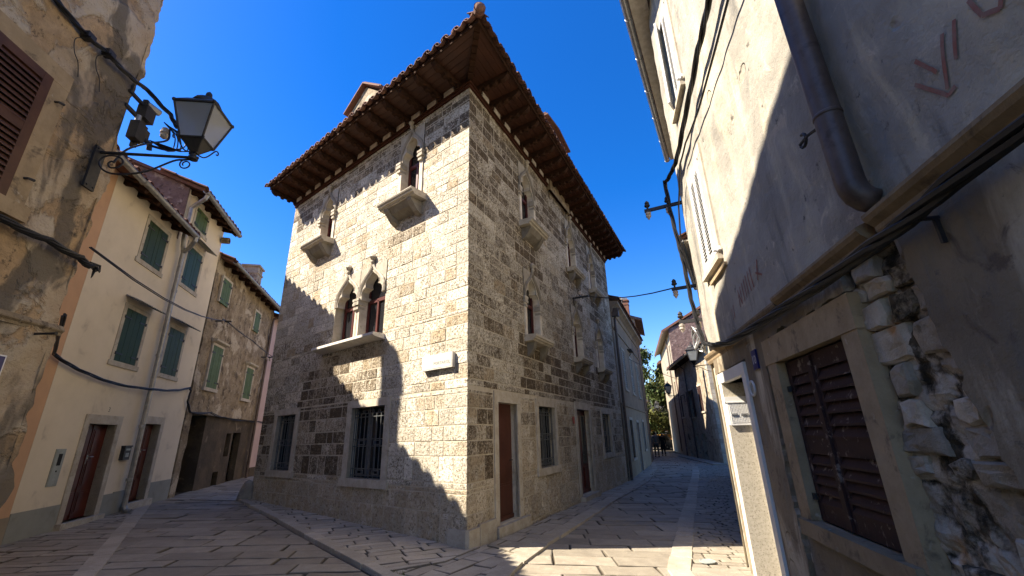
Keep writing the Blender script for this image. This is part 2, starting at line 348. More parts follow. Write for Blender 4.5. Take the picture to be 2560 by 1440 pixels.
# wide street in front of the white houses, the left pavement, the paving round the palace
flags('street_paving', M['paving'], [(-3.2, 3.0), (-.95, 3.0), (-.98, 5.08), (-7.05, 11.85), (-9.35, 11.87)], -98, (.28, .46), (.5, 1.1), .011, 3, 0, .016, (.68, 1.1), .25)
flags('back_street_paving', M['paving'], [(-6.9, 11.95), (-7.4, 19), (-10.9, 19), (-9.2, 12.0)], -98, (.3, .5), (.4, .9), .008, 4)
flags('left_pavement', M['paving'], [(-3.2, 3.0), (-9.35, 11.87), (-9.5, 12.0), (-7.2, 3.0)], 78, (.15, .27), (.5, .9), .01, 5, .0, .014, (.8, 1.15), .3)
kerb('left_kerb_strip', M['paving_pale'], [(-3.2, 3.0), (-9.3, 11.8)], .22, (.5, 1.0), .006, 6, .014)
kerb('palace_kerb', M['paving_pale'], [(-7.02, 11.93), (-4.78, 9.52), (-3.2, 7.74), (-1.8, 6.2), (-1.0, 5.2)], .18, (.5, 1.1), .006, 7, .05, (.9, 1.25), .1)
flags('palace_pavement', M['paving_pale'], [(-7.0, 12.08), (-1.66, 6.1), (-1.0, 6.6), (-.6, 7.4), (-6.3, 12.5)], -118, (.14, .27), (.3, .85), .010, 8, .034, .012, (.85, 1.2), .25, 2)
flags('corner_paving', M['paving_pale'], [(-1.72, 6.2), (-.9, 5.1), (-.42, 5.1), (-.2, 6.25), (.05, 7.05), (-.35, 7.6), (-.75, 7.25), (-1.0, 6.7)], 30, (.22, .34), (.3, .62), .012, 9, .012, .016, (.85, 1.12), .2, 2)
flags('pavement_by_palace', M['paving_pale'], [(-.5, 7.5), (.0, 7.0), (5.05, 17.9), (4.3, 18.0)], 115, (.26, .4), (.3, .55), .009, 10, .03, .01, (.72, 1.0), .2)
flags('pavement_by_pale_house', M['paving_pale'], [(4.2, 17.9), (5.05, 17.9), (7.15, 23.5), (8.2, 27.5), (7.6, 27.5)], 111, (.26, .4), (.3, .55), .009, 20, .03, .01, (.72, 1.0), .2)
kerb('kerb_by_palace', M['paving_pale'], [(-.38, 5.0), (-.3, 5.95), (.06, 7.05), (1.44, 10.2), (7.0, 23.6), (8.4, 28.5)], .28, (.5, 1.1), .006, 11, .04, (.8, 1.0), .15)
flags('right_street_paving', M['paving'], [(-.35, 5.2), (1.78, 5.2), (1.95, 6.4), (3.38, 10.0), (7.9, 21.1), (7.4, 23.6), (6.9, 23.5), (1.4, 10.2), (.1, 7.05), (-.27, 5.95)], 92, (.3, .5), (.55, 1.2), .012, 12, 0, .018, (.7, 1.1), .2)
kerb('gutter_strip', M['paving_pale'], [(1.86, 5.0), (2.05, 6.4), (3.5, 10.0), (8.1, 21.1), (9.6, 25.0)], .3, (.35, .7), .006, 13, .014)
flags('cobbles_by_house', M['paving'], [(2.05, 5.0), (2.8, 4.8), (3.1, 6.3), (8.7, 18.0), (11.6, 25.8), (9.7, 25.0), (8.2, 21.1), (3.6, 10.0), (2.2, 6.4)], 100, (.1, .2), (.16, .36), .009, 14, 0, .014, (.85, 1.15), .35)
flags('far_street_paving', M['paving'], [(7.2, 23.4), (7.9, 21.1), (9.6, 25.0), (11.6, 25.8), (13.4, 36), (14.6, 48.5), (12.4, 48.5), (9.4, 31), (7.9, 27.6)], 105, (.35, .55), (.4, 1.0), .01, 16)
flags('far_pavement', M['paving_pale'], [(10.9, 25.7), (11.8, 26.0), (13.3, 36), (12.6, 36)], 99, (.3, .45), (.3, .6), .008, 17, .05)
o_ = MB(); o_.box(WORLD, -20, 60, 48.5, 62, -.6, -.42); tag(o_.build('cross_road', M['asphalt'], loc=(0, 0, 0)), kind='structure')

# ================================================================== generic building parts
def solid(mb, foot, z0, z1, skip=()):
    n = len(foot); mb.add([(x, y, z0) for x, y in foot]+[(x, y, z1) for x, y in foot], [tuple(range(n, 2*n))]+[(i, (i+1) % n, n+(i+1) % n, n+i) for i in range(n) if i not in skip])
def panel(mb, fr, u0, u1, z0, z1, holes, v=0, depth=.3, back=True, col=(1, 0, 0), step=None, disp=None):
    """front sheet of a wall with real rectangular openings and their reveals"""
    us = sorted({u0, u1, *[h for q in holes for h in q[:2] if u0 < h < u1]}); zs = sorted({z0, z1, *[h for q in holes for h in q[2:4] if z0 < h < z1]})
    for i in range(len(us)-1):
        for j in range(len(zs)-1):
            uc, zc = (us[i]+us[i+1])/2, (zs[j]+zs[j+1])/2
            if any(h[0] < uc < h[1] and h[2] < zc < h[3] for h in holes): continue
            if step:
                nu = max(1, round((us[i+1]-us[i])/step)); nz = max(1, round((zs[j+1]-zs[j])/step))
                P = [[None]*(nz+1) for _ in range(nu+1)]
                for a in range(nu+1):
                    for b in range(nz+1):
                        u = us[i]+(us[i+1]-us[i])*a/nu; z = zs[j]+(zs[j+1]-zs[j])*b/nz; q = disp(u, z); P[a][b] = fr.p(u+q[0], v+q[1], z+q[2])
                vs = [P[a][b] for a in range(nu+1) for b in range(nz+1)]
                mb.add(vs, [(a*(nz+1)+b, (a+1)*(nz+1)+b, (a+1)*(nz+1)+b+1, a*(nz+1)+b+1) for a in range(nu) for b in range(nz)], col)
            else: mb.add([fr.p(us[i], v, zs[j]), fr.p(us[i+1], v, zs[j]), fr.p(us[i+1], v, zs[j+1]), fr.p(us[i], v, zs[j+1])], [(0, 1, 2, 3)], col)
    for h in holes:
        a, b, c, d = h[:4]; e = h[4] if len(h) > 4 else depth; t = .03 if step else 0
        for (p, q) in (((a, c), (b, c)), ((b, c), (b, d)), ((b, d), (a, d)), ((a, d), (a, c))):
            mb.add([fr.p(p[0], v+t, p[1]), fr.p(q[0], v+t, q[1]), fr.p(q[0], v-e, q[1]), fr.p(p[0], v-e, p[1])], [(0, 1, 2, 3)], col)
        if back: mb.add([fr.p(a-.2, v-e-.4, c-.2), fr.p(b+.2, v-e-.4, c-.2), fr.p(b+.2, v-e-.4, d+.2), fr.p(a-.2, v-e-.4, d+.2)], [(0, 1, 2, 3)], (0, 0, 0), 1)
def ashlar(mb, fr, u0, u1, courses, holes, rnd, dirt, quoin=None, lens=(.22, .54)):
    """courses of separate stones; every stone a bevelled face standing 10-16 mm proud of the mortar"""
    for (z0, z1) in courses:
        zs = sorted({z0, z1, *[h for q in holes for h in q[2:4] if z0+.03 < h < z1-.03]})
        for a in range(len(zs)-1):
            c, d = zs[a], zs[a+1]; zc = (c+d)/2
            iv = [(u0, u1)]
            for h in holes:
                if h[2]-.0 < zc < h[3]+.0:
                    iv = [p for q in iv for p in ((q[0], min(q[1], h[0])), (max(q[0], h[1]), q[1])) if p[1]-p[0] > .04]
            for (s, e) in iv:
                u = s; first = True
                while u < e-.02:
                    L = rnd.uniform(*lens)*(1.25 if z1 < 1.2 else 1)
                    if first and s == u0 and quoin: L = rnd.choice((.3, .55)) if z0 > .75 else rnd.choice((.85, .6))
                    if u+L > e-.16: L = e-u
                    first = False; col = dirt(u+L/2, zc, rnd); g = rnd.uniform(.006, .012)+.007*col[1]; t = rnd.uniform(.003, .010); b = rnd.uniform(.005, .011)
                    j = lambda: rnd.uniform(-.005, .005)
                    x0, x1, y0, y1 = u+g, u+L-g, c+g*.9, d-g*.9
                    if u == u0: x0 = u
                    if x1-x0 > .03 and y1-y0 > .03:
                        o = [(x0, y0), (x1, y0), (x1, y1), (x0, y1)]; i_ = [(x0+b+j(), y0+b+j()), (x1-b+j(), y0+b+j()), (x1-b+j(), y1-b+j()), (x0+b+j(), y1-b+j())]
                        vs = [fr.p(p[0], -.01, p[1]) for p in o]+[fr.p(p[0], t*.4, p[1]) for p in o]+[fr.p(p[0], t+rnd.uniform(-.002, .002), p[1]) for p in i_]
                        mb.add(vs, [(q, (q+1) % 4, 4+(q+1) % 4, 4+q) for q in range(4)]+[(4+q, 4+(q+1) % 4, 8+(q+1) % 4, 8+q) for q in range(4)]+[(8, 9, 10, 11)], col)
                    u += L
def frame_rect(mb, fr, u0, u1, z0, z1, wd, v0, v1, sill=None, top=None, col=(1, 0, 0)):
    tp = top or wd
    mb.box(fr, u0-wd, u0, v0, v1, z0, z1, col); mb.box(fr, u1, u1+wd, v0, v1, z0, z1, col)
    mb.box(fr, u0-wd, u1+wd, v0, v1+.003, z1, z1+tp, (col[0]*1.04, 0, 0))
    if sill: mb.box(fr, u0-wd-.05, u1+wd+.05, v0, v1+sill[1], z0-sill[0], z0, (col[0]*1.02, 0, 0))
def tiles(mb, fr, u0, u1, v_out, z_out, slope, length, pitch=.24, r=.085, rnd=None, rows=4, hip=None):
    """barrel tiles: channels and covers running up the slope from the eave edge (towards -v)"""
    n = max(1, int(round((u1-u0)/pitch))); pt = (u1-u0)/n; ca, sa = math.cos(slope), math.sin(slope)
    def half(uc, s0, s1, r0, r1, up, lift, col):
        vs = []; k = 6
        for (s, rr) in ((s0, r0), (s1, r1)):
            for t in (0, 1):
                for i in range(k+1):
                    a = math.pi*i/k; q = rr-.014*t; vs.append(fr.p(uc+math.cos(a)*q, v_out-s*ca-math.sin(a)*q*up*sa*.0, z_out+s*sa+lift+math.sin(a)*q*up*.8))
        m_ = k+1; fs = []
        for i in range(k):
            fs += [(i, i+1, 2*m_+i+1, 2*m_+i), (m_+i, m_+i+1, 3*m_+i+1, 3*m_+i), (i, i+1, m_+i+1, m_+i), (2*m_+i, 2*m_+i+1, 3*m_+i+1, 3*m_+i)]
        mb.add(vs, fs, col)
    L = length/rows
    for i in range(n+1):
        for j in range(rows):
            if hip and (j+.5)*L > (v_out+(u0+(i+.25)*pt)*hip)/ca+.05: continue
            c = (rnd.uniform(.6, 1.25), 0, 0); w_ = rnd.uniform(-.012, .012)
            half(u0+i*pt+w_, j*L-(.0 if j else rnd.uniform(0, .03)), (j+1)*L+.05, r*1.0, r*.82, 1, .035+.012*0, c)
            if i < n: half(u0+(i+.5)*pt+w_, j*L-.02-(0 if j else rnd.uniform(0, .04)), (j+1)*L+.05, r*1.05, r*.9, -1, .055, (c[0]*.9, 0, 0))

# ================================================================== THE STONE PALACE
PC = (-.79, 7.25)
FA = Frame(PC, -51.78, -1); FB = Frame(PC, 25.64, 1)
palace = thing('stone_palace', (PC[0], PC[1], 0), 'old ashlar stone palace with Gothic lancet windows and deep wooden eaves on the street corner', 'building')
LA, LB, ZT = 7.75, 11.4, 8.78
rnd = random.Random(11)
courses = []; z = -.45
for h in (.45, .47, .44, .40): courses.append((z, z+h)); z += h
while z < ZT-.3:
    h = rnd.uniform(.195, .285); courses.append((z, z+h)); z += h
courses.append((z, ZT))
def lan(uc, w, z0, zs, za): return dict(uc=uc, w=w, z0=z0, zs=zs, za=za)
def hole(l): return (l['uc']-l['w']/2-.11, l['uc']+l['w']/2+.11, l['z0'], l['za']+.14, .25)
lanA = [lan(1.86, .66, 6.60, 7.78, 8.42), lan(5.50, .62, 6.72, 7.62, 8.20)]
bif = [lan(3.03, .82, 3.70, 4.68, 5.28), lan(4.03, .82, 3.70, 4.68, 5.28)]
lanB = [lan(2.87, .78, 6.60, 7.60, 8.25), lan(6.42, .78, 6.60, 7.60, 8.25), lan(8.88, .78, 6.60, 7.60, 8.25),
        lan(2.93, .78, 3.74, 4.66, 5.26), lan(6.42, .78, 3.74, 4.66, 5.26), lan(9.02, .78, 3.74, 4.66, 5.26)]
recA = [(2.22, 3.38, .89, 2.24), (5.84, 6.82, .96, 2.25)]
recB = [(1.05, 1.86, .16, 2.20), (2.97, 4.0, .92, 2.22), (5.75, 6.95, .04, 2.26), (8.42, 9.5, .98, 2.22)]
def grow(h, a=.16, b=.14): return (h[0]-a, h[1]+a, h[2]-b, h[3]+b)
holesA = [hole(l) for l in lanA]+[(2.51, 4.55, 3.70, 5.42, .25)]+[(*h, .26) for h in recA]
holesB = [hole(l) for l in lanB]+[(*h, .22) for h in recB]
def pal_dirt(face):
    def f(u, z, r):
        t = r.uniform(.76, 1.16); g = 0; o = r.choice((.5, .8)) if r.random() < .17 else r.random()*.14
        nz = mnoise.noise((u*.55+(7 if face == 'A' else 0), z*.55, 3.1))
        if face == 'A':
            g = .12 if r.random() < .75 else .3
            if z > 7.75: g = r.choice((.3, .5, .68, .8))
            if 3.55 < u < 5.75 and .9 < z < 3.15: g = r.choice((.6, .8, .95, .4)); o = .55
            elif u > 6.9 and .8 < z < 2.4: g = r.choice((.3, .5, .8)); o = .5
            elif 2.5 < u < 5.6 and 2.3 < z < 3.68: g = r.choice((.25, .4, .55)); o = max(o, .35)
            elif 4.6 < u and z < 4.2: g = r.choice((.25, .38, .5))
            elif 1.3 < u < 2.5 and 5.6 < z < 6.5: g = r.choice((.3, .5)); o = .4
            if 5.2 < u < 6.3 and 5.6 < z < 6.6: o = r.choice((.2, .6)); g = .3
            if z < .85: g = .1; o = max(o, .5+.25*r.random()); t *= .88
            if u < .9 and z < 2.6: g = .08
        else:
            g = r.choice((.25, .35, .45, .55))+.25*nz; o = max(o, .15)
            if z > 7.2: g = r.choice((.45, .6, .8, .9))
            elif z > 5.9 and u < 2.2: g = r.choice((.35, .5, .7))
            if 2.2 < u < 10.6 and 2.35 < z < 3.5: g = r.choice((.4, .6, .8, .95))
            for l in lanB:
                if abs(u-l['uc']) < .75 and l['z0']-1.15 < z < l['z0']: g = r.choice((.6, .8, .95))
            if z < 2.2: g = r.choice((.1, .25, .45, .6)) if z > .9 else .12; o = max(o, .4+.3*r.random())
            if .3 < u < 1 and 1 < z < 2.6: g = r.choice((.3, .6, .75))
            t *= .93
        return (t, max(0, min(1, g)), o)
    return f
me_mats = [M['mortar'], M['dark_inside'], M['ashlar']]
def palace_wall():
    a = MB(); panel(a, FA, 0, LA, -.45, ZT, holesA); panel(a, FB, 0, LB, -.45, ZT, holesB)
    b = MB(); r = random.Random(11)
    ashlar(b, FA, 0, LA, courses, [grow(h, 0, 0) for h in holesA[:3]]+[grow(h) for h in recA], r, pal_dirt('A'), True)
    ashlar(b, FB, 0, LB, courses, [grow(h, 0, 0) for h in holesB[:6]]+[grow(h, .18, .16) for h in recB], r, pal_dirt('B'), True)
    b.m = [2]*len(b.f); base = len(a.v)
    a.v += b.v; a.c += b.c; a.f += [[i+base for i in f] for f in b.f]; a.m += b.m
    # hidden back walls so that no light leaks through
    p1 = FA.p(LA, 0, 0); p2 = FB.p(LB, 0, 0); p3 = FA.p(LA, -6, 0)+Vector((2.5, 4.5, 0)); q = [(p1.x, p1.y), (p3.x, p3.y), (p2.x, p2.y)]
    a.add([(x, y, zz) for zz in (-.45, ZT) for x, y in q], [(0, 1, 4, 3), (1, 2, 5, 4)])
    return a
palace_wall().build('wall', me_mats, palace)
# corner plinth blocks and low base course
def plinth(m):
    m.prism(WORLD, [(FA.p(-.02, .05, 0).x, FA.p(-.02, .05, 0).y), (FA.p(.36, .06, 0).x, FA.p(.36, .06, 0).y), (FA.p(.36, -.1, 0).x, FA.p(.36, -.1, 0).y), (FB.p(.3, -.1, 0).x, FB.p(.3, -.1, 0).y), (FB.p(.32, .05, 0).x, FB.p(.32, .05, 0).y), (FB.p(-.02, .06, 0).x, FB.p(-.02, .06, 0).y)], 'z', -.4, .27, (.95, 0, 0))
    m.box(FB, .31, .86, -.05, .06, -.4, .30, (.9, 0, .3))
one('plinth', M['dressed'], palace, plinth)
one('doorstep', M['dressed'], palace, lambda m: m.box(FB, .88, 2.2, -.05, .09, -.4, .15, (1, 0, 0)))
one('doorstep', M['dressed'], palace, lambda m: m.box(FB, 5.6, 7.1, -.05, .14, -.4, .03, (.85, 0, 0)))

# ---- Gothic lancets
def contour(w, h, outer=False):
    a = w/2
    pts = [(a, 0), (a*1.03, .14*h), (a*.98, .27*h), (a*.82, .37*h), (a*.60, .42*h), (a*.66, .50*h), (a*.66, .60*h), (a*.56, .71*h), (a*.38, .81*h), (a*.19, .89*h), (a*.07, .96*h), (0, 1.0*h)]
    if outer: pts = [(a+.075, 0), (a+.085, .16*h), (a+.075, .33*h), (a+.03, .50*h), (a*.86, .66*h), (a*.62, .81*h), (a*.36, .94*h), (a*.17, 1.07*h), (a*.06, 1.22*h), (0, 1.34*h)]
    return pts[:-1]+[pts[-1]]+[(-x, y) for x, y in pts[:-1][::-1]]
def lancet(fr, l, depth=.25, sill=None, jambs=(True, True), nm='lancet_window', crest=True):
    uc, w, z0, zs, za = l['uc'], l['w'], l['z0'], l['zs'], l['za']; h = za-zs; top = za+.14; U0, U1 = uc-w/2-.11, uc+w/2+.11
    m = MB(); inn = contour(w, h); n = len(inn)
    # spandrel plate between the cusped opening and the rectangular hole, thick as the reveal
    def outp(x, y):
        cx, cy = 0, .3*h; dx, dy = x-cx, y-cy
        if y <= 1e-6: return ((.5*w+.11)*(1 if x > 0 else -1), 0)
        ts = []
        if abs(dx) > 1e-6: ts.append(((.5*w+.11)*(1 if dx > 0 else -1)-cx)/dx)
        if dy > 1e-6: ts.append((top-zs-cy)/dy)
        if dy < -1e-6: ts.append((0-cy)/dy)
        t = min(q for q in ts if q > 0); return (cx+dx*t, cy+dy*t)
    inn2 = []
    for i in range(n):
        inn2.append(inn[i])
    outp_l = [outp(*q) for q in inn2]
    # snap the nearest samples to the two upper corners
    for s in (1, -1):
        cxy = (s*(.5*w+.11), top-zs); k = min(range(n), key=lambda i: (outp_l[i][0]-cxy[0])**2+(outp_l[i][1]-cxy[1])**2); outp_l[k] = cxy
    F_ = lambda q, v: fr.p(uc+q[0], v, zs+q[1])
    vs = [F_(q, .018) for q in inn2]+[F_(q, .018) for q in outp_l]+[F_(q, -depth+.06) for q in inn2]
    m.add(vs[:2*n], [(i, i+1, n+i+1, n+i) for i in range(n-1)], (.86 if fr is FA else .8, 0, 0)); m.add(vs[:n]+vs[2*n:], [(i, i+1, n+i+1, n+i) for i in range(n-1)], (1.22 if fr is FA else 1.55, 0, 0))
    for s, on in ((0, jambs[0]), (1, jambs[1])):
        if on:
            a, b = (U0, U0+.11) if s == 0 else (U1-.11, U1)
            m.box(fr, a, b, -depth+.06, .03, z0, zs, (1.2 if fr is FA else 1.5, 0, 0))
    root = m.build(nm, M['dressed'], palace)
    g = MB()
    oc = contour(w, h, True)
    mo = 1.05 if fr is FA and z0 < 5 else .62 if fr is FA else .5
    g.tube([F_(q, .03) for q in oc], .034, 6, (mo, 0, 0)); g.tube([F_((q[0]*.93, q[1]*.95), .025) for q in oc], .022, 6, (mo*.9, 0, 0))
    g.tube([F_(q, .012) for q in inn], .020, 6, (1.0, 0, 0))
    zc = zs+h*1.34
    if crest:
        g.lathe(fr.p(uc, .05, zc-.05), (0, 0, 1), [(.02, 0), (.045, .03), (.05, .06), (.03, .09), (.06, .13), (.085, .17), (.05, .22), (.02, .25)], 8, (.85, 0, 0))
    g.build('ogee_moulding', M['dressed'], root)
    for s, on in ((0, jambs[0]), (1, jambs[1])):
        if on:
            c = MB(); a = U0+.055 if s == 0 else U1-.055
            for k, (dz, e) in enumerate(((.0, .085), (-.06, .07), (-.10, .085), (-.2, .062))):
                c.box(fr, a-e, a+e, -.1, (.05+e*.55 if fr is FA else .045+e*.2)-.002*k, zs+dz-.045, zs+dz+.012, (.98-.05*k, 0, 0))
            c.build('capital', M['dressed'], root)
    # timber window set back in the reveal
    t = MB(); a0, a1, v1 = uc-w/2, uc+w/2, -depth+(.075 if fr is FA else .10)
    zt = zs-.06
    for (x0, x1, y0, y1) in ((a0, a0+.06, z0, za-.05), (a1-.06, a1, z0, za-.05), (a0, a1, zt-.04, zt+.04), (a0, a1, z0, z0+.07), (uc-.03, uc+.03, z0, zt)): t.box(fr, x0, x1, v1-.05, v1, y0, y1)
    t.build('window_frame', M['win_wood'], root)
    p = MB(); p.add([fr.p(a0-.02, v1-.035, z0), fr.p(a1+.02, v1-.035, z0), fr.p(a1+.02, v1-.035, za+.1), fr.p(a0-.02, v1-.035, za+.1)], [(0, 1, 2, 3)]); p.build('glass_pane', M['glass'], root, fix=False)
    if sill:
        s = MB(); s0, s1, dp, hgt = sill; zt = z0
        prof = [(-.02, zt), (dp, zt), (dp, zt-.055), (dp-.025, zt-.07), (dp-.03, zt-.1), (dp-.075, zt-.115), (dp-.09, zt-.145), (-.02, zt-.15)]
        s.prism(fr, prof, 'u', s0, s1, (1.0, 0, 0))
        if hgt:
            cb = [(-.02, zt-.15), (dp-.1, zt-.15), (dp-.11, zt-.2), (dp*.55, zt-.29), (dp*.32, zt-.40), (.03, zt-.46), (-.02, zt-.46)]
            for q in ((s0+.13, s0+.27), (s1-.27, s1-.13)): s.prism(fr, cb, 'u', q[0], q[1], (.6 if fr is FA else .42, 0, 0))
        if hgt == 2:
            s.prism(fr, [(-.02, zt-.15), (dp*.72, zt-.15), (dp*.5, zt-.26), (.02, zt-.36), (-.02, zt-.36)], 'u', s0+.28, s1-.28, (.5, 0, 0))
            for i in range(int((s1-s0)/.035)): s.box(fr, s0+.01+i*.035, s0+.027+i*.035, dp-.001, dp+.008, zt-.05, zt-.018, (.55, 0, 0))
        s.build('sill', M['dressed'], root)
    return root
kg = NM('old_window_glass', .12, 0, .22); kg.color((.018, .018, .020)); kg.bump([(kg.noise(3, 2), .06, .02)]); M['glass'] = kg.m
tag(lancet(FA, lanA[0], sill=(1.26, 2.46, .43, 2)), 'Gothic window with the deepest dentilled sill, nearest the corner')
tag(lancet(FA, lanA[1], sill=(4.98, 6.1, .40, 2)))
for i, l in enumerate(lanB): lancet(FB, l, sill=(l['uc']-.55, l['uc']+.58, .36 if i == 0 else .30, 2 if i == 0 else 1))
b1 = lancet(FA, bif[0], jambs=(False, True), nm='twin_lancet_window'); b2 = lancet(FA, bif[1], jambs=(True, False), nm='twin_lancet_window')
# jamb orientation: u grows to the left on this face
def column(m):
    m.lathe(FA.p(3.53, -.10, 3.70), (0, 0, 1), [(.11, 0), (.11, .05), (.085, .09), (.075, .13), (.07, .72), (.085, .74), (.075, .77), (.10, .84), (.13, .92), (.12, .95)], 16)
    m.box(FA, 3.53-.16, 3.53+.16, -.26, .05, 4.64, 4.72); m.box(FA, 3.42, 3.64, -.28, .016, 4.70, 5.42)
one('column', M['dressed'], palace, column)
def bif_sill(m):
    m.prism(FA, [(-.2, 3.70), (.30, 3.70), (.30, 3.645), (.25, 3.62), (-.02, 3.58), (-.2, 3.6)], 'u', 2.42, 4.92, (1, 0, 0))
one('window_ledge', M['white_stone'], palace, bif_sill)
# ---- ground floor openings
def grille(fr, h, parent):
    u0, u1, z0, z1 = h; v = -.07; W_ = u1-u0; H_ = z1-z0; m = MB(); t = .011
    def bar(a, b, c, d, r=t):
        m.box(fr, min(a, b)-r, max(a, b)+r, v-r, v+r, min(c, d)-r, max(c, d)+r)
    for x in (.0, .07, .46, .54, .93, 1.0): bar(u0+W_*x, u0+W_*x, z0, z1, .008)
    for x in (.2, .33, .67, .8): bar(u0+W_*x, u0+W_*x, z0+.02*H_, z1-.09*H_, .007)
    for y in (.04, .13, .44, .54, .86, .91): bar(u0, u1, z0+H_*y, z0+H_*y, .008)
    for cx in (.27, .73):                         # small meander squares, top, middle and foot
        for (cy, hw, hh) in ((.49, .10, .028), (.085, .10, .024)):
            a, b, c, d = u0+W_*(cx-hw), u0+W_*(cx+hw), z0+H_*(cy-hh), z0+H_*(cy+hh)
            bar(a, b, c, c, .008); bar(a, b, d, d, .008); bar(a, a, c, d, .008); bar(b, b, c, d, .008)
        for dx in (-.17, .0, .17):
            a = u0+W_*(cx+dx); bar(a-.03, a-.03, z0+.91*H_, z0+.955*H_, .007); bar(a+.03, a+.03, z0+.91*H_, z0+.955*H_, .007); bar(a-.03, a+.03, z0+.955*H_, z0+.955*H_, .007)
    return m.build('iron_grille', M['grille'], parent)
def ground_window(fr, h, wd=.17):
    u0, u1, z0, z1 = h; m = MB(); frame_rect(m, fr, u0, u1, z0, z1, wd, -.05, .03, (.15, .012), .15)
    root = m.build('barred_window', M['dressed'], palace); grille(fr, h, root)
    p = MB(); p.add([fr.p(u0, -.2, z0), fr.p(u1, -.2, z0), fr.p(u1, -.2, z1), fr.p(u0, -.2, z1)], [(0, 1, 2, 3)]); p.build('glass_pane', M['glass'], root, fix=False)
    c = MB(); um = u0+(u1-u0)*.42 if fr is FA else u0+(u1-u0)*.3
    n = 7
    vs = [fr.p(um+(u1-um-.04)*.55*i/n, -.17+.012*math.sin(i*2.3), zz) for i in range(n+1) for zz in (z0+.02, z1-.12)]
    c.add(vs, [(2*i, 2*i+1, 2*i+3, 2*i+2) for i in range(n)]); c.build('curtain', M['curtain'], root, fix=False)
    f = MB()
    for (a, b, c_, d) in ((u0, u0+.05, z0, z1), (u1-.05, u1, z0, z1), ((u0+u1)/2-.04, (u0+u1)/2+.04, z0, z1), (u0, u1, z1-.06, z1), (u0, u1, z0, z0+.06)): f.box(fr, a, b, -.19, -.15, c_, d)
    f.build('window_frame', M['iron'], root); return root
for h in recA: ground_window(FA, h)
for h in (recB[1], recB[3]): ground_window(FB, h, .14)
def palace_door(h, mat, glazed):
    u0, u1, z0, z1 = h; m = MB(); frame_rect(m, FB, u0, u1, z0, z1, .16, -.06, .022, None, .2)
    root = m.build('door_surround', M['dressed'], palace)
    d = MB(); v = -.13; um = (u0+u1)/2
    d.box(FB, u0, u1, v-.05, v, z0, z1)
    cols = [(u0, u1)] if not glazed else [(u0, um), (um, u1)]
    for (a, b) in cols:
        w_ = b-a
        for (y0, y1) in ((.06, .30), (.34, .88 if not glazed else .62)):
            if glazed and y0 > .3: continue
            x0, x1, q0, q1 = a+.1*w_+.03, b-.1*w_-.03, z0+(z1-z0)*y0, z0+(z1-z0)*y1
            for (e, t) in ((0, .02), (.035, .032)): d.box(FB, x0+e, x1-e, v, v+t, q0+e, q1-e)
    d.box(FB, u0, u1, v, v+.02, z0, z0+.07)
    leaf = d.build('door_leaf', mat, root)
    k = MB(); kx = u1-.1 if not glazed else um+.05
    k.tube([FB.p(kx, v, z0+1.0), FB.p(kx, v+.06, z0+1.0), FB.p(kx-.1, v+.06, z0+1.0)], .012, 6); k.build('handle', M['iron'], leaf)
    if glazed:
        g = MB()
        for (a, b) in cols: g.box(FB, a+.1, b-.1, v, v+.006, z0+.75, z1-.15)
        g.build('glass_pane', M['glass'], leaf)
    return root
palace_door(recB[0], M['door_brown'], False); palace_door(recB[2], M['door_red'], True)

# ---- eaves: wall plate, rafters, soffit, fascia, tiles
EO, EZ = .83, 9.02
def eave_corner(v, z):     # the line where both eaves meet at distance v from the walls
    k = v/math.tan(R(77.4/2)); return FA.p(-k, v, z)
def bandpoly(v0, v1, z0, z1, m, col=(1, 0, 0)):
    # a band running round the corner: profile box v0..v1, z0..z1
    for fr, L in ((FA, LA), (FB, LB)):
        k0, k1 = v0/math.tan(R(38.7)), v1/math.tan(R(38.7))
        pts = [fr.p(-k0, v0, z0), fr.p(-k1, v1, z0), fr.p(L, v1, z0), fr.p(L, v0, z0)]; up = Vector((0, 0, z1-z0))
        m.add(pts+[p+up for p in pts], [(0, 1, 2, 3), (4, 5, 6, 7), (0, 1, 5, 4), (1, 2, 6, 5), (2, 3, 7, 6), (0, 3, 7, 4)], col)
def plate(m):
    bandpoly(-.05, .045, ZT-.075, ZT-.01, m); bandpoly(-.05, .075, ZT-.01, ZT+.03, m)
one('wall_plate', M['wood_plate'], palace, plate)
def soffit(m):
    for fr, L in ((FA, LA), (FB, LB)):
        k1 = EO/math.tan(R(38.7)); n = 6
        for i in range(n):
            a, b = i/n, (i+1)/n; va, vb = EO*a, EO*b-.008
            za, zb = ZT+.16+(EZ-ZT-.16)*a, ZT+.16+(EZ-ZT-.16)*b
            ps = [fr.p(-k1*a, va, za), fr.p(-k1*b, vb, zb), fr.p(L+.02, vb, zb), fr.p(L+.02, va, za)]
            m.add(ps+[p+Vector((0, 0, .025)) for p in ps], [(0, 1, 2, 3), (4, 5, 6, 7), (0, 1, 5, 4), (1, 2, 6, 5), (2, 3, 7, 6), (0, 3, 7, 4)])
one('soffit_boards', M['wood_soffit'], palace, soffit)
raft_pos = [(FA, .28+i*(LA-.34)/13) for i in range(14)]+[(FB, .30+i*(LB-.36)/20) for i in range(21)]
spare = []
for fr, u in raft_pos:
    m = MB(); zb = ZT+.03; t = [(-.1, zb+.13), (-.1, zb+.01)]
    prof = [(-.1, zb+.135), (-.1, zb), (.10, zb-.02), (.12, zb+.045), (.2, zb+.045), (.22, zb-.01), (.3, zb), (.32, zb+.06), (.4, zb+.06), (.42, zb+.005), (.5, zb+.015), (.52, zb+.075), (.6, zb+.075), (.62, zb+.03), (.70, zb+.045), (.76, zb+.09), (.80, zb+.15), (EO-.03, EZ), (EO-.03, EZ+.02), (0, zb+.15)]
    m.prism(fr, prof, 'u', u-.055, u+.055); m.build('rafter', M['wood_dark'], palace)
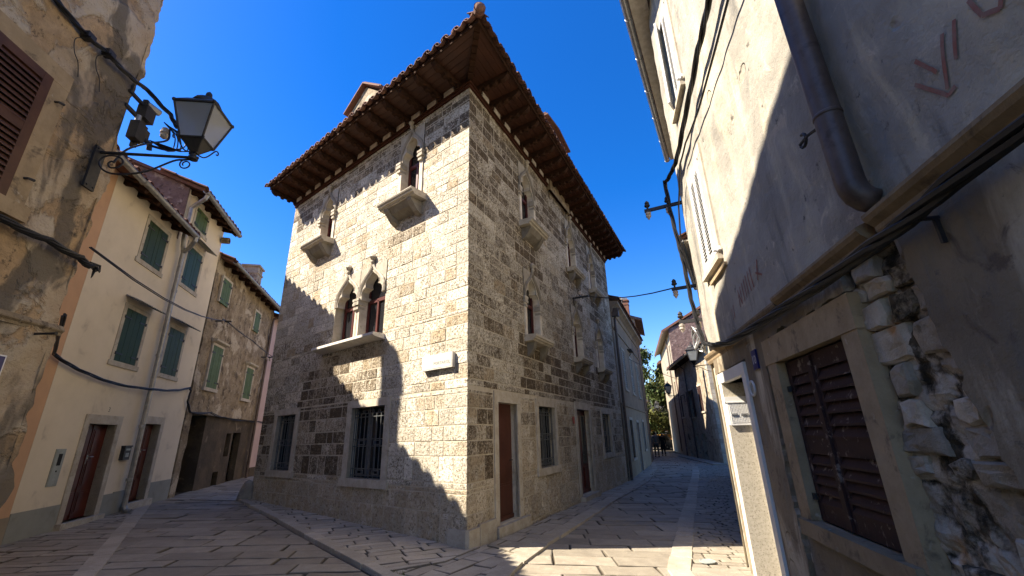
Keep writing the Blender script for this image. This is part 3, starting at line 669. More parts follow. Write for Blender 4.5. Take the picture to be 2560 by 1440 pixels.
def hip(m):
    a, b = eave_corner(0, ZT+.02), eave_corner(EO-.02, EZ-.02); d = (b-a).normalized(); s = Vector((d.y, -d.x, 0))*.055
    for i in range(9):
        p, q = a+(b-a)*(i/9), a+(b-a)*((i+.8)/9); h = Vector((0, 0, .12)); dn = Vector((0, 0, -.012 if i % 2 else .012))
        vs = [p-s+dn, p+s+dn, q+s+dn, q-s+dn]; vs += [x+h-dn for x in vs]
        m.add(vs, [(0, 1, 2, 3), (4, 5, 6, 7), (0, 1, 5, 4), (1, 2, 6, 5), (2, 3, 7, 6), (0, 3, 7, 4)])
one('hip_rafter', M['wood_dark'], palace, hip)
for fr, L, us in ((FA, LA, [u for f, u in raft_pos if f is FA]), (FB, LB, [u for f, u in raft_pos if f is FB])):
    e = [-.02]+us+[L]
    for i in range(len(e)-1):
        a, b = e[i]+.13, e[i+1]-.13
        if b-a > .08: one('infill_stone', M['infill'], palace, lambda m: m.box(fr, a, b, -.1, .085, ZT+.032, ZT+.16, (1, 0, 0)))
def fascia(m):
    bandpoly(EO-.02, EO+.012, EZ-.03, EZ+.055, m); bandpoly(EO-.03, EO+.03, EZ+.055, EZ+.115, m)
one('fascia', M['wood_dark'], palace, fascia)
SL = R(21)
def roof(m):
    r = random.Random(5)
    for fr, L in ((FA, LA), (FB, LB)):
        k = EO/math.tan(R(38.7))
        tiles(m, fr, -k-.02, L+.06, EO+.10, EZ+.055, SL, 1.6, .275, .108, r, 6, math.tan(R(38.7)))
    # the roof planes behind, meeting in a hip
    a = eave_corner(EO, EZ+.05); e1 = FA.p(LA+.06, EO, EZ+.05); e2 = FB.p(LB+.06, EO, EZ+.05)
    apex = (FA.p(LA*.5, -3.2, 0)+FB.p(LB*.5, -3.2, 0))/2; apex.z = EZ+1.75
    back = FA.p(LA, -5.5, EZ+.4)
    m.add([a, e1, e2, apex, back], [(0, 1, 3), (0, 3, 2), (1, 4, 3), (2, 3, 4)], (.8, 0, 0))
rf = one('tiled_roof', M['tile'], palace, roof)
def hipcap(m):
    p = eave_corner(EO+.12, EZ+.12); d = (eave_corner(0, EZ+.55)-p).normalized()
    for i in range(5): m.tube([p+d*(.36*i), p+d*(.36*i+.42)], [.115, .09], 10, (.9+.1*(i % 2), 0, 0))
    m.lathe(p+d*.02, -d+Vector((0, 0, .5)), [(.08, -.1), (.10, 0), (.10, .03), (.07, .07), (.02, .085)], 10, (1.15, 0, 0))
one('hip_tiles', M['tile'], rf, hipcap)
def dormer(A_, B_, dv, zc, zr):
    """a gabled rooftop dormer; A_ and B_ are the foot of its gable, dv runs back along its ridge"""
    A_, B_, dv = Vector((*A_, 0)), Vector((*B_, 0)), Vector((*dv, 0)); U = Vector((0, 0, 1)); mid = (A_+B_)/2
    m = MB(); vs = [A_+U*8.6, B_+U*8.6, B_+U*zc, mid+U*zr, A_+U*zc]; m.add(vs+[v+dv for v in vs], [(0, 1, 2, 3, 4), (5, 6, 7, 8, 9), (0, 4, 9, 5), (1, 2, 7, 6)])
    r = m.build('dormer', M['rubble'], palace)
    k = MB(); e = (B_-A_).normalized(); o_ = dv.normalized()*-.15
    for P, s_ in ((A_, -1), (B_, 1)):
        lo_, hi_ = P+e*s_*.22+U*(zc-.02), mid+U*(zr+.07)
        for dz, x in ((.0, o_), (.06, o_*.6)):
            q = [lo_+x+U*dz, hi_+x+U*dz, hi_+dv+U*dz, lo_+dv+U*dz]; k.add(q+[v+U*.055 for v in q], [(0, 1, 2, 3), (4, 5, 6, 7), (0, 1, 5, 4), (1, 2, 6, 5), (2, 3, 7, 6), (3, 0, 4, 7)], (1-.3*(dz > 0), 0, 0))
    k.build('dormer_roof', M['tile'], r); return r
dormer((-5.35, 11.8), (-4.1, 10.86), (1.4, 1.78), 12.2, 12.85)
dormer((2.02, 12.78), (1.25, 11.2), (-1.9, .9), 11.2, 11.3)

# the marble plaque and the red house-number plate by the second door
pl = thing('street_plaque', FA.p(.69, .02, 2.76), 'white marble plaque lettered PORTAROL on the stone corner', 'plaque')
one('slab', M['white_stone'], pl, lambda m: (m.box(FA, .29, 1.09, .015, .085, 2.755, 3.02), m.box(FA, .31, 1.07, .085, .089, 2.775, 3.0)))
tm = MB(); text_mb(tm, 'PORTAROL', .085, FA, .555, 2.83, .089); tm.build('lettering', M['grey_box'], pl, fix=False)
red = MB(); red.box(FB, 5.33, 5.45, .02, .035, 1.86, 2.04); tag(red.build('number_plate', plain('red_enamel', (.35, .02, .015), .4)), 'small red plate on the stone wall left of the glazed palace door', 'plate')
# ================================================================== WHITE HOUSES ON THE LEFT
def slab_roof(m, fr, u0, u1, v_e, z_e, slope, length, th=.08, seed=1, tl=True):
    ca, sa = math.cos(slope), math.sin(slope)
    P = [fr.p(u0, v_e, z_e), fr.p(u1, v_e, z_e), fr.p(u1, v_e-length*ca, z_e+length*sa), fr.p(u0, v_e-length*ca, z_e+length*sa)]
    up = Vector((0, 0, th)); m.add(P+[p+up for p in P], [(0, 1, 2, 3), (4, 5, 6, 7), (0, 1, 5, 4), (1, 2, 6, 5), (2, 3, 7, 6), (3, 0, 4, 7)], (.8, 0, 0))
    if tl: tiles(m, fr, u0, u1, v_e+.04, z_e+th-.02, slope, 1.2, .24, .085, random.Random(seed), 3)
def gutter(m, fr, u0, u1, v, z, r=.065, drop=.03):
    k = 8; vs = []
    for u, zz in ((u0, z), (u1, z-drop)):
        for t in (r, r*.85): vs += [fr.p(u, v+math.cos(math.pi+math.pi*i/k)*t, zz+math.sin(math.pi+math.pi*i/k)*t) for i in range(k+1)]
    n = k+1; fs = []
    for i in range(k): fs += [(i, i+1, 2*n+i+1, 2*n+i), (n+i, n+i+1, 3*n+i+1, 3*n+i), (i, i+1, n+i+1, n+i), (2*n+i, 2*n+i+1, 3*n+i+1, 3*n+i)]
    fs += [(0, n, 3*n, 2*n), (k, n+k, 3*n+k, 2*n+k)]
    m.add(vs, fs); q = max(1, int(abs(u1-u0)/1.1))
    for i in range(q+1):
        u = u0+(u1-u0)*i/q; zz = z-drop*i/q
        m.tube([fr.p(u, v+math.cos(math.pi+math.pi*j/8)*r*1.08, zz+math.sin(math.pi+math.pi*j/8)*r*1.08) for j in range(9)], .009, 5)
    m.tube([fr.p(u0, v+r, z), fr.p(u1, v+r, z-drop)], .009, 6)
def plank_shutter(parent, fr, u0, u1, z0, z1, mat, v=.0, leaves=2, nm='shutter'):
    for i in range(leaves):
        a = u0+(u1-u0)*i/leaves+.004; b = u0+(u1-u0)*(i+1)/leaves-.004; m = MB(); n = max(2, int((b-a)/.13)); w_ = (b-a)/n
        for j in range(n): m.box(fr, a+j*w_+.0015, a+(j+1)*w_-.0015, v-.03, v+(.003 if j % 2 else .0), z0, z1)
        s = m.build(nm, mat, parent); h = MB(); x = a if i == 0 else b; sg = 1 if i == 0 else -1
        for zz in (z0+.14*(z1-z0), z0+.83*(z1-z0)):
            h.box(fr, min(x-sg*.03, x+sg*(b-a)*.6), max(x-sg*.03, x+sg*(b-a)*.6), v+.006, v+.013, zz-.014, zz+.014); h.lathe(fr.p(x-sg*.02, v+.012, zz-.03), (0, 0, 1), [(.014, 0), (.014, .06)], 6)
        h.build('hinge', M['iron'], s)
def shuttered_window(parent, fr, h, mat, fmat, wd=.11, hood=False, leaves=2, sill=True, lintel=False, v=0):
    u0, u1, z0, z1 = h; m = MB(); frame_rect(m, fr, u0, u1, z0, z1, wd, v-.05, v+.014, (.1, .012) if sill else None, wd)
    r = m.build('shuttered_window', fmat, parent); plank_shutter(r, fr, u0, u1, z0, z1, mat, v+.007, leaves)
    if hood:
        k = MB(); n = 16; W_ = u1-u0+2*wd+.14; vs = []
        for i in range(n*2+1):
            u = u0-wd-.07+W_*i/(2*n); zz = .018*(i % 2)
            vs += [fr.p(u, v+.01, z1+wd+.13+zz), fr.p(u, v+.30, z1+wd+.0+zz)]
        k.add(vs, [(2*i, 2*i+1, 2*i+3, 2*i+2) for i in range(2*n)]); nn = len(vs)
        k.add([x+Vector((0, 0, .008)) for x in vs], [(2*i, 2*i+1, 2*i+3, 2*i+2) for i in range(2*n)])
        k.build('window_hood', M['zinc'], r)
    if lintel: q = MB(); q.prism(fr, [(v-.02, z1+wd), (v+.12, z1+wd+.05), (v+.13, z1+wd+.1), (v-.02, z1+wd+.12)], 'u', u0-wd-.06, u1+wd+.06); q.build('lintel', fmat, r)
    return r
def eave_rafters(fr, us, v1, z0, z1, parent, mat='wood_dark', w_=.09):
    for i, u in enumerate(us):
        m = MB(); m.prism(fr, [(-.1, z0), (v1*.6, z0-.0+(z1-z0)*.35), (v1*.92, z1-.02), (v1, z1+.03), (v1, z1+.1), (-.1, z0+.17)], 'u', u-w_/2, u+w_/2); m.build('rafter', M[mat], parent)
FW = Frame((-7.8, 7.32), -15, 1)
def foot(fr, u0, u1, dep): return [(p.x, p.y) for p in (fr.p(u0, 0, 0), fr.p(u1, 0, 0), fr.p(u1, -dep, 0), fr.p(u0, -dep, 0))]
def shell(m, fr, u0, u1, z0, z1, dep, front=False):
    f = foot(fr, u0, u1, dep); m.add([(x, y, z0) for x, y in f]+[(x, y, z1) for x, y in f], [(1, 2, 6, 5), (2, 3, 7, 6), (3, 0, 4, 7), (4, 5, 6, 7)]+([(0, 1, 5, 4)] if front else []))
# --- peach house, mostly hidden behind the near house
ph = thing('peach_house', FW.p(-1.5, 0, .2), 'peach rendered house front showing as a strip beside the white house with number 3', 'house')
one('wall', M['peach'], ph, lambda m: (panel(m, FW, -3.2, -.115, 0, 6.95, []), shell(m, FW, -3.2, -.115, 0, 6.95, 6)))
one('plinth', M['pale_low'], ph, lambda m: m.box(FW, -3.2, -.118, -.02, .012, 0, .64))
one('roof', M['tile'], ph, lambda m: slab_roof(m, FW, -3.25, -.12, .40, 6.64, R(20), 6, .08, 31))
one('gutter', M['zinc'], ph, lambda m: gutter(m, FW, -3.2, -.12, .45, 6.66))
# --- white house number 3
wh = thing('white_house', FW.p(1.2, 0, .3), 'cream white house numbered 3 with low eave, grey plinth and dark red door', 'house')
SPL = 2.47
wl = [(1.22, 2.05, 5.48, 6.43), (1.28, 2.05, 3.27, 4.38)]; dl = (1.1, 1.98, .36, 2.04)
one('wall', [M['cream'], M['dark_inside']], wh, lambda m: (panel(m, FW, -.11, SPL, -.1, 6.95, [(*dl, .22)]), shell(m, FW, -.11, SPL, -.1, 6.95, 6)))
one('plinth', M['plinth'], wh, lambda m: m.box(FW, -.108, .96, -.02, .010, -.1, .68)); one('plinth', M['plinth'], wh, lambda m: m.box(FW, 2.12, SPL, -.02, .010, -.1, .70))
shuttered_window(wh, FW, wl[0], M['green'], M['dressed'], .10)
shuttered_window(wh, FW, wl[1], M['green'], M['dressed'], .10, True)
def house_door(parent, fr, h, step=True):
    u0, u1, z0, z1 = h; m = MB(); frame_rect(m, fr, u0, u1, z0, z1, .14, -.20, .02, None, .17); 
    if step: m.box(fr, u0-.16, u1+.2, -.22, .1, -.1, z0)
    r = m.build('door_surround', M['dressed'], parent)
    d = MB(); v = -.15; d.box(fr, u0, u1, v-.04, v, z0, z1); um = (u0+u1)/2
    for (a, b) in ((u0+.07, um-.04), (um+.04, u1-.07)):
        for (c, e) in ((.05, .28), (.32, .62), (.66, .95)):
            y0, y1 = z0+(z1-z0)*c, z0+(z1-z0)*e
            for (q, t) in ((0, .014), (.03, .024)): d.box(fr, a+q, b-q, v, v+t, y0+q, y1-q)
    d.box(fr, um-.012, um+.012, v, v+.02, z0, z1)
    lf = d.build('door_leaf', M['door_red'], r)
    k = MB(); k.box(fr, um+.03, um+.065, v, v+.012, z0+.95, z0+1.12); k.tube([fr.p(um+.05, v, z0+1.08), fr.p(um+.05, v+.055, z0+1.08), fr.p(um+.15, v+.055, z0+1.08)], .009, 6); k.build('handle', M['zinc'], lf)
    return r
house_door(wh, FW, dl)
one('roof', M['tile'], wh, lambda m: slab_roof(m, FW, -.11, SPL-.02, .40, 6.62, R(20), 6, .08, 32))
one('soffit', M['wood_dark'], wh, lambda m: m.prism(FW, [(-.1, 6.80), (.40, 6.60), (.40, 6.625), (-.1, 6.83)], 'u', -.11, SPL))
eave_rafters(FW, [.12, .62, 1.12, 1.62, 2.12], .42, 6.66, 6.52, wh)
one('gutter', M['zinc'], wh, lambda m: gutter(m, FW, -.15, SPL-.08, .46, 6.64))
def pipes(m):
    m.tube([FW.p(SPL-.14, .46, 6.58), FW.p(SPL-.13, .46, 6.48), FW.p(2.52, .30, 6.36), FW.p(2.64, .12, 6.25), FW.p(2.66, .11, 6.0), FW.p(2.72, .11, 3), FW.p(2.78, .11, .42), FW.p(2.78, .15, .33), FW.p(2.76, .25, .30)], .052, 10)
    m.tube([FW.p(2.50, .12, 6.9), FW.p(2.51, .12, 6.6), FW.p(2.56, .12, 6.4), FW.p(2.64, .12, 6.25)], .05, 10)
    for z in (5.2, 3.6, 2.0, .9): m.lathe(FW.p(2.7+.02*(4-z)/2, .11, z), (0, 0, 1), [(.058, 0), (.06, .01), (.06, .05), (.058, .06)], 10)
one('downpipe', M['zinc'], wh, pipes)
chim = thing('tall_chimney', (-9.4, 7.7, 7.2), 'tall chimney on the low white house roof with a round cowl', 'chimney')
def chimney_mesh(cx, cy, w_, z0, z1, ang, cowl=True):
    f = Frame((cx, cy), ang, 1)
    def go(m):
        m.box(f, -w_/2, w_/2, -w_/2, w_/2, z0, z1); m.box(f, -w_/2-.06, w_/2+.06, -w_/2-.06, w_/2+.06, z1-.02, z1+.05)
        m.box(f, -w_/2-.03, w_/2+.03, -w_/2-.03, w_/2+.03, z1-.3, z1-.24)
        if cowl: m.lathe((cx, cy, z1+.05), (0, 0, 1), [(.1, 0), (.1, .12), (.17, .15), (.2, .24), (.15, .34), (.04, .4)], 12)
    return go
one('stack', M['rubble'], chim, chimney_mesh(-9.4, 7.7, .42, 7.0, 9.75, -15))
n3 = MB(); text_mb(n3, '3', .13, FW, 1.6, 2.28, .003); tag(n3.build('house_number', M['black_paint'], fix=False), 'black painted number 3 above the red door on the white wall', 'number')
mt = thing('meter_cabinet', FW.p(.57, 0, 1.0), 'tall grey meter cabinet door set in the white wall left of the red door', 'cabinet')
one('cover', M['grey_box'], mt, lambda m: (m.box(FW, .45, .69, -.02, .012, 1.0, 1.6), m.box(FW, .465, .675, .012, .018, 1.015, 1.585)))
one('window', M['dark_inside'], mt, lambda m: m.box(FW, .53, .62, .018, .021, 1.33, 1.52))
one('lock', M['dark_inside'], mt, lambda m: m.lathe(FW.p(.57, .018, 1.24), FW.n, [(.014, 0), (.014, .006)], 10))
mx = thing('letter_box', FW.p(2.55, 0, 1.35), 'small dark grey letter box on the white wall beside the downpipe', 'letter box')
one('body', M['iron'], mx, lambda m: (m.box(FW, 2.36, 2.6, .0, .075, 1.34, 1.62), m.box(FW, 2.35, 2.61, .0, .085, 1.60, 1.63)))
one('flap', M['grey_box'], mx, lambda m: (m.box(FW, 2.40, 2.56, .075, .083, 1.53, 1.57), m.box(FW, 2.42, 2.54, .075, .08, 1.40, 1.48)))
# --- taller white house
wt = thing('tall_white_house', FW.p(3.7, 0, .4), 'taller cream white house with purple rubble gable and three green shuttered windows', 'house')
w3, w4, w5 = (3.08, 3.77, 7.24, 7.81), (3.10, 3.93, 5.6, 6.67), (3.13, 3.92, 3.28, 4.42); dr = (3.05, 3.76, .44, 2.1)
one('wall', [M['cream'], M['dark_inside']], wt, lambda m: (panel(m, FW, SPL, 4.95, -.1, 8.12, [(*dr, .22)]), shell(m, FW, SPL+.01, 4.95, -.1, 8.12, 6)))
def gable(m):
    q = [(.0, 6.6), (.0, 8.12), (-2.4, 9.1), (-5, 10.1), (-5, 6.6)]; fr = Frame(FW.p(SPL-.006, 0, 0).xy, 75, 1)
    m.prism(fr, q, 'v', -.02, .025)
    m.prism(fr, [(-.004, 6.55), (.012, 6.55), (.012, 8.1), (-.004, 8.1)], 'v', -.02, .03)
one('gable_wall', M['purple_rubble'], wt, gable)
one('plinth', M['plinth'], wt, lambda m: m.box(FW, SPL, 2.88, -.02, .010, -.1, .72)); one('plinth', M['plinth'], wt, lambda m: m.box(FW, 3.93, 4.95, -.02, .010, -.1, .78))
shuttered_window(wt, FW, w3, M['green_pale'], M['dressed'], .10, False, 2)
shuttered_window(wt, FW, w4, M['green_blue'], M['dressed'], .10, True, 2)
shuttered_window(wt, FW, w5, M['green'], M['dressed'], .10, True, 2)
house_door(wt, FW, dr)
one('roof', M['tile'], wt, lambda m: slab_roof(m, FW, SPL-.12, 5.0, .40, 7.90, R(21), 6, .08, 33))
one('soffit', M['wood_dark'], wt, lambda m: m.prism(FW, [(-.1, 8.06), (.40, 7.88), (.40, 7.905), (-.1, 8.09)], 'u', SPL-.1, 4.97))
eave_rafters(FW, [2.62, 3.05, 3.5, 3.95, 4.4, 4.82], .42, 7.93, 7.79, wt)
one('gutter', M['zinc'], wt, lambda m: gutter(m, FW, SPL-.15, 4.95, .46, 7.90))
one('downpipe', M['zinc'], wt, lambda m: m.tube([FW.p(SPL-.05, .46, 7.84), FW.p(SPL-.03, .42, 7.74), FW.p(2.56, .2, 7.62), FW.p(2.58, .08, 7.5), FW.p(2.56, .09, 7.0), FW.p(2.50, .12, 6.75)], .05, 10))
one('vent_pipe', M['rubble'], wt, lambda m: m.lathe(FW.p(4.85, .04, 7.62), FW.n, [(.10, 0), (.10, .2), (.06, .2), (.06, .02)], 14))

# ================================================================== OLD RUBBLE HOUSE AND PINK HOUSE, FURTHER ALONG
FD = Frame((-9.10, 12.18), -14, 1)
od = thing('rubble_house', FD.p(3, 0, .3), 'old brown rubble stone house with faded green shutters and dark recessed ground floor', 'house')
def od_wall(m):
    dn = lambda u, z: (0, mnoise.noise((u*1.7, z*1.7, 5))*.035+mnoise.noise((u*5, z*5, 2))*.02, 0)
    panel(m, FD, 0, 6.1, 2.45, 7.25, [], 0, .3, True, (1, 0, 0), .14, dn)
    panel(m, FD, .0, .32, -.1, 2.45, [], 0, .3, True, (1, 0, 0), .14, dn)
    m.add([FD.p(0, -.9, 2.452), FD.p(6.1, -.9, 2.452), FD.p(6.1, .02, 2.452), FD.p(0, .02, 2.452)], [(0, 1, 2, 3)]); m.add([FD.p(.32, 0, -.1), FD.p(.32, -.9, -.1), FD.p(.32, -.9, 2.45), FD.p(.32, 0, 2.45)], [(0, 1, 2, 3)])
    shell(m, FD, 0, 6.1, -.1, 7.25, 6)
one('wall', M['rubble'], od, od_wall)
gw = [(3.35, 3.78, 1.2, 1.95), (3.95, 4.72, .24, 1.98), (2.75, 3.2, .3, .75)]
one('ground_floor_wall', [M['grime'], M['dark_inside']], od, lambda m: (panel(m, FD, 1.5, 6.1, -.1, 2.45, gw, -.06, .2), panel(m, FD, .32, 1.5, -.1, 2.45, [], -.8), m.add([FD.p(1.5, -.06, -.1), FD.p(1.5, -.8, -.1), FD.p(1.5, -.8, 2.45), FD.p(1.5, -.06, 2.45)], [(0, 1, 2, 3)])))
def od_win(h, mat, **k): return shuttered_window(od, FD, h, mat, M['dressed'], .07, False, 2, v=.045, **k)
od_win((.46, 1.12, 5.82, 6.62), M['green_pale'], sill=False); od_win((3.75, 4.35, 5.7, 6.45), M['green_pale'], sill=False)
od_win((.70, 1.46, 3.23, 4.50), M['green_pale'], lintel=True); od_win((3.85, 4.6, 3.18, 4.3), M['green_pale'], lintel=True)
one('gutter', M['zinc'], od, lambda m: gutter(m, FD, .1, 6.0, .42, 7.04))
eave_rafters(FD, [.5+i*.62 for i in range(9)], .40, 7.02, 6.9, od, 'wood_dark', .16)
one('downpipe', M['rust'], od, lambda m: m.tube([FD.p(5.95, .42, 6.96), FD.p(5.95, .38, 6.82), FD.p(5.9, .1, 6.7), FD.p(5.85, .09, 6.5), FD.p(5.6, .09, .3)], .05, 8))
rfd = one('roof', M['tile'], od, lambda m: slab_roof(m, FD, .05, 6.15, .36, 7.0, R(22), 6, .08, 34))
tag(thing('stone_chimney', (-10.4, 15.9, 7.4), 'square stone chimney with slab cap on the rubble house roof', 'chimney'))
ch = [o for o in C.objects if o.name == 'stone_chimney'][0]; one('stack', M['far_stone'], ch, chimney_mesh(-10.45, 15.95, .55, 7.2, 8.3, -14, False))
an = thing('roof_antenna', FD.p(.35, -.3, 7.2), 'thin metal aerial on the roof between white house and rubble house', 'antenna')
def aerial(m):
    b = FD.p(.3, -.25, 7.15); t = b+Vector((.05, 0, 1.0)); m.tube([b, t], .014, 6); d = Vector((.35, -.25, .16)); m.tube([t-d, t+d], .008, 5)
    for i in range(6): p = t-d+d*(2*i/5); e = Vector((.1, .14, .05)); m.tube([p-e, p+e], .005, 4)
one('mast', M['zinc'], an, aerial)
FP = Frame(FD.p(6.12, 0, 0).xy, -9, 1)
pk = thing('pink_house', FP.p(2, 0, .2), 'narrow pale pink house front at the end of the left street', 'house')
one('wall', [M['pink'], M['dark_inside']], pk, lambda m: (panel(m, FP, 0, 6, -.1, 6.9, [(1.3, 2.2, .9, 2.1)], .0, .2), shell(m, FP, 0, 6, -.1, 6.9, 6)))
one('plinth', M['grime'], pk, lambda m: m.box(FP, 0, 6, -.02, .012, -.1, .7))
shuttered_window(pk, FP, (.75, 1.4, 4.2, 5.6), M['grey_box'], M['white_stone'], .08)
one('roof', M['tile'], pk, lambda m: slab_roof(m, FP, 0, 6, .35, 6.75, R(20), 5, .1, 35))
one('iron_grille', M['iron'], pk, lambda m: [m.box(FP, 1.3+i*.15-.008, 1.3+i*.15+.008, -.06, -.045, .9, 2.1) for i in range(7)])
eb = thing('end_house', (-11, 27, 0), 'rubble house closing the far end of the left street', 'house')
one('wall', M['far_stone'], eb, lambda m: m.box(Frame((-16, 26), 90, -1), 0, 9, 0, 5, -.2, 6))
one('roof', M['tile'], eb, lambda m: m.prism(Frame((-16, 26), 90, -1), [(-.3, 6), (2.5, 7.2), (5.3, 6)], 'u', -.2, 9.2))

# ================================================================== NEAR LEFT HOUSE
FF = Frame((-5.2, 4.7), -8, 1)
def near_plaster():
    k = NM('crumbling_plaster', .93, 0, .2)
    base = k.mix(k.ramp(k.noise(1.3, 6, .65), .35, .65), (.45, .34, .225), (.54, .45, .33))
    gen = k.ramp(k.noise(1.05, 6, .6, dist=.8), .50, .56)
    stone = k.mix(k.ramp(k.noise(4, 6, .7, dist=1), .35, .65), (.52, .36, .205), (.38, .26, .15))
    stone = k.mix(k.ramp(k.noise(9, 5, .7), .56, .68), stone, (.14, .10, .065))
    c = k.mix(gen, base, stone)
    sm = k.ramp(k.noise(.8, 5, .6, k.map((1, 1, .55)), dist=.6), .535, .60); c = k.mix(k.math('MULTIPLY', sm, .85), c, (.13, .11, .085))
    c = k.mix(k.ramp(k.noise(2.6, 7, .7), .60, .72), c, (.07, .058, .045))
    c = k.mix(k.ramp(k.noise(30, 4, .7), .6, .72), c, (.17, .13, .09)); k.color(c)
    k.bump([(k.math('MULTIPLY', gen, -1), .8, .04), (k.noise(7, 7, .7), .8, .06), (k.noise(35, 5, .7), .5, .012)]); return k.m
M['near_plaster'] = near_plaster()
nf = thing('crumbling_house', FF.p(-2, 0, .2), 'tall crumbling plaster and stone house at the left edge with red brown shutters', 'house')
shh = (-2.35, -1.06, 3.98, 5.48)
def nf_wall(m):
    def dz(u, z):
        e = max(0, 1+u/.5) if u > -.5 else 0
        a = mnoise.noise((u*1.3, z*1.3, 1.7))*.05+mnoise.noise((u*4, z*4, 9))*.03+mnoise.noise((u*11, z*11, 4))*.012
        f = 1
        if -2.6 < u < -.8 and 3.7 < z < 5.75: f = .15
        b = (mnoise.noise((z*1.1, 2, 7))*.10+mnoise.noise((z*3.7, 5, 1))*.06+mnoise.noise((z*10, 8, 1))*.025)*e*e
        return (b, a*f, 0)
    panel(m, FF, -3.2, 0, .1, 8.8, [(*shh, .2)], 0, .2, False, (1, 0, 0), .045, dz)
    # end wall follows the ragged arris
    zs = [.1+(8.7)*i/190 for i in range(191)]; vs = []
    for z in zs: q = dz(0, z); vs += [FF.p(q[0], q[1], z), FF.p(q[0]*.3-.05, -.6, z)]
    m.add(vs, [(2*i, 2*i+1, 2*i+3, 2*i+2) for i in range(190)])
    panel(m, FF, -8, -3.2, -.2, 10.75, []); panel(m, FF, -3.2, -.05, 8.8, 10.75, []); panel(m, FF, -3.2, 0, -.2, .1, [])
    shell(m, FF, -8, -.05, -.2, 10.75, 7)
one('wall', M['near_plaster'], nf, nf_wall, True)
one('ledge', M['rubble'], nf, lambda m: m.prism(FF, [(-.1, 2.82), (.03, 2.82), (.035, 2.85), (.055, 2.87), (.055, 2.885), (.03, 2.93), (-.1, 2.95)], 'u', -3.2, .03))
def louver_leaf(m, fr, u0, u1, z0, z1, v, n, st=.085, tilt=.025, th=.012, rails=(0, .5, 1), wear=None, rl=.09):
    m.box(fr, u0, u0+st, v-.035, v, z0, z1); m.box(fr, u1-st, u1, v-.035, v, z0, z1)
    ys = [z0+(z1-z0)*r for r in rails]
    for i, y in enumerate(ys):
        a = y if i == 0 else y-rl if i == len(ys)-1 else y-rl/2; m.box(fr, u0+st, u1-st, v-.034, v-.002, a, a+rl)
    for i in range(len(ys)-1):
        lo = ys[i]+(rl if i == 0 else rl/2); hi = ys[i+1]-(rl if i == len(ys)-2 else rl/2); k = max(2, int(n*(hi-lo)/(z1-z0)))
        for j in range(k):
            y = lo+(hi-lo)*(j+.5)/k; h = (hi-lo)/k
            if wear and wear.random() < .0: continue
            dy = wear.uniform(-.004, .004) if wear else 0
            m.prism(fr, [(v-.032, y+h*.48+dy), (v-.002+tilt*.2, y-h*.34+dy), (v-.002+tilt*.2, y-h*.34+dy-th), (v-.032, y+h*.48+dy-th)], 'u', u0+st-.005, u1-st+.005)
shw = MB(); frame_rect(shw, FF, *shh, .21, -.16, .03, None, .2); shw.box(FF, shh[0]-.25, shh[1]+.25, -.16, .07, shh[2]-.16, shh[2])
nw = shw.build('window_surround', M['old_frame'], nf)
for (a, b) in ((-2.35, -1.71), (-1.70, -1.06)):
    m = MB(); louver_leaf(m, FF, a, b, 3.98, 5.48, .045, 26, .1, .02, .014, (0, .52, 1), None, .1); m.build('shutter', M['red_louver'], nw)
for z in (5.26, 4.27):
    m = MB(); m.tube([FF.p(-.95, .0, z), FF.p(-.95, .07, z), FF.p(-.90, .085, z+.005)], .014, 6); m.build('shutter_catch', M['iron'], nw)
m = MB(); m.tube([FF.p(-.28, -.03, 2.77), FF.p(-.28, .22, 2.78), FF.p(-.28, .235, 2.78)], [.012, .012, .022], 6); m.build('wall_pin', M['iron'], nf)
sg = thing('blue_sign', FF.p(-.75, 0, 2.2), 'blue enamel sign cut by the left edge on the crumbling wall', 'sign')
one('plate', M['white_enamel'], sg, lambda m: m.box(FF, -1.15, -.50, .03, .05, 2.30, 2.50)); one('face', M['blue_enamel'], sg, lambda m: m.box(FF, -1.135, -.515, .05, .053, 2.315, 2.485))
one('roof', M['tile'], nf, lambda m: m.box(FF, -8.2, .15, -7.2, .3, 10.75, 10.9))

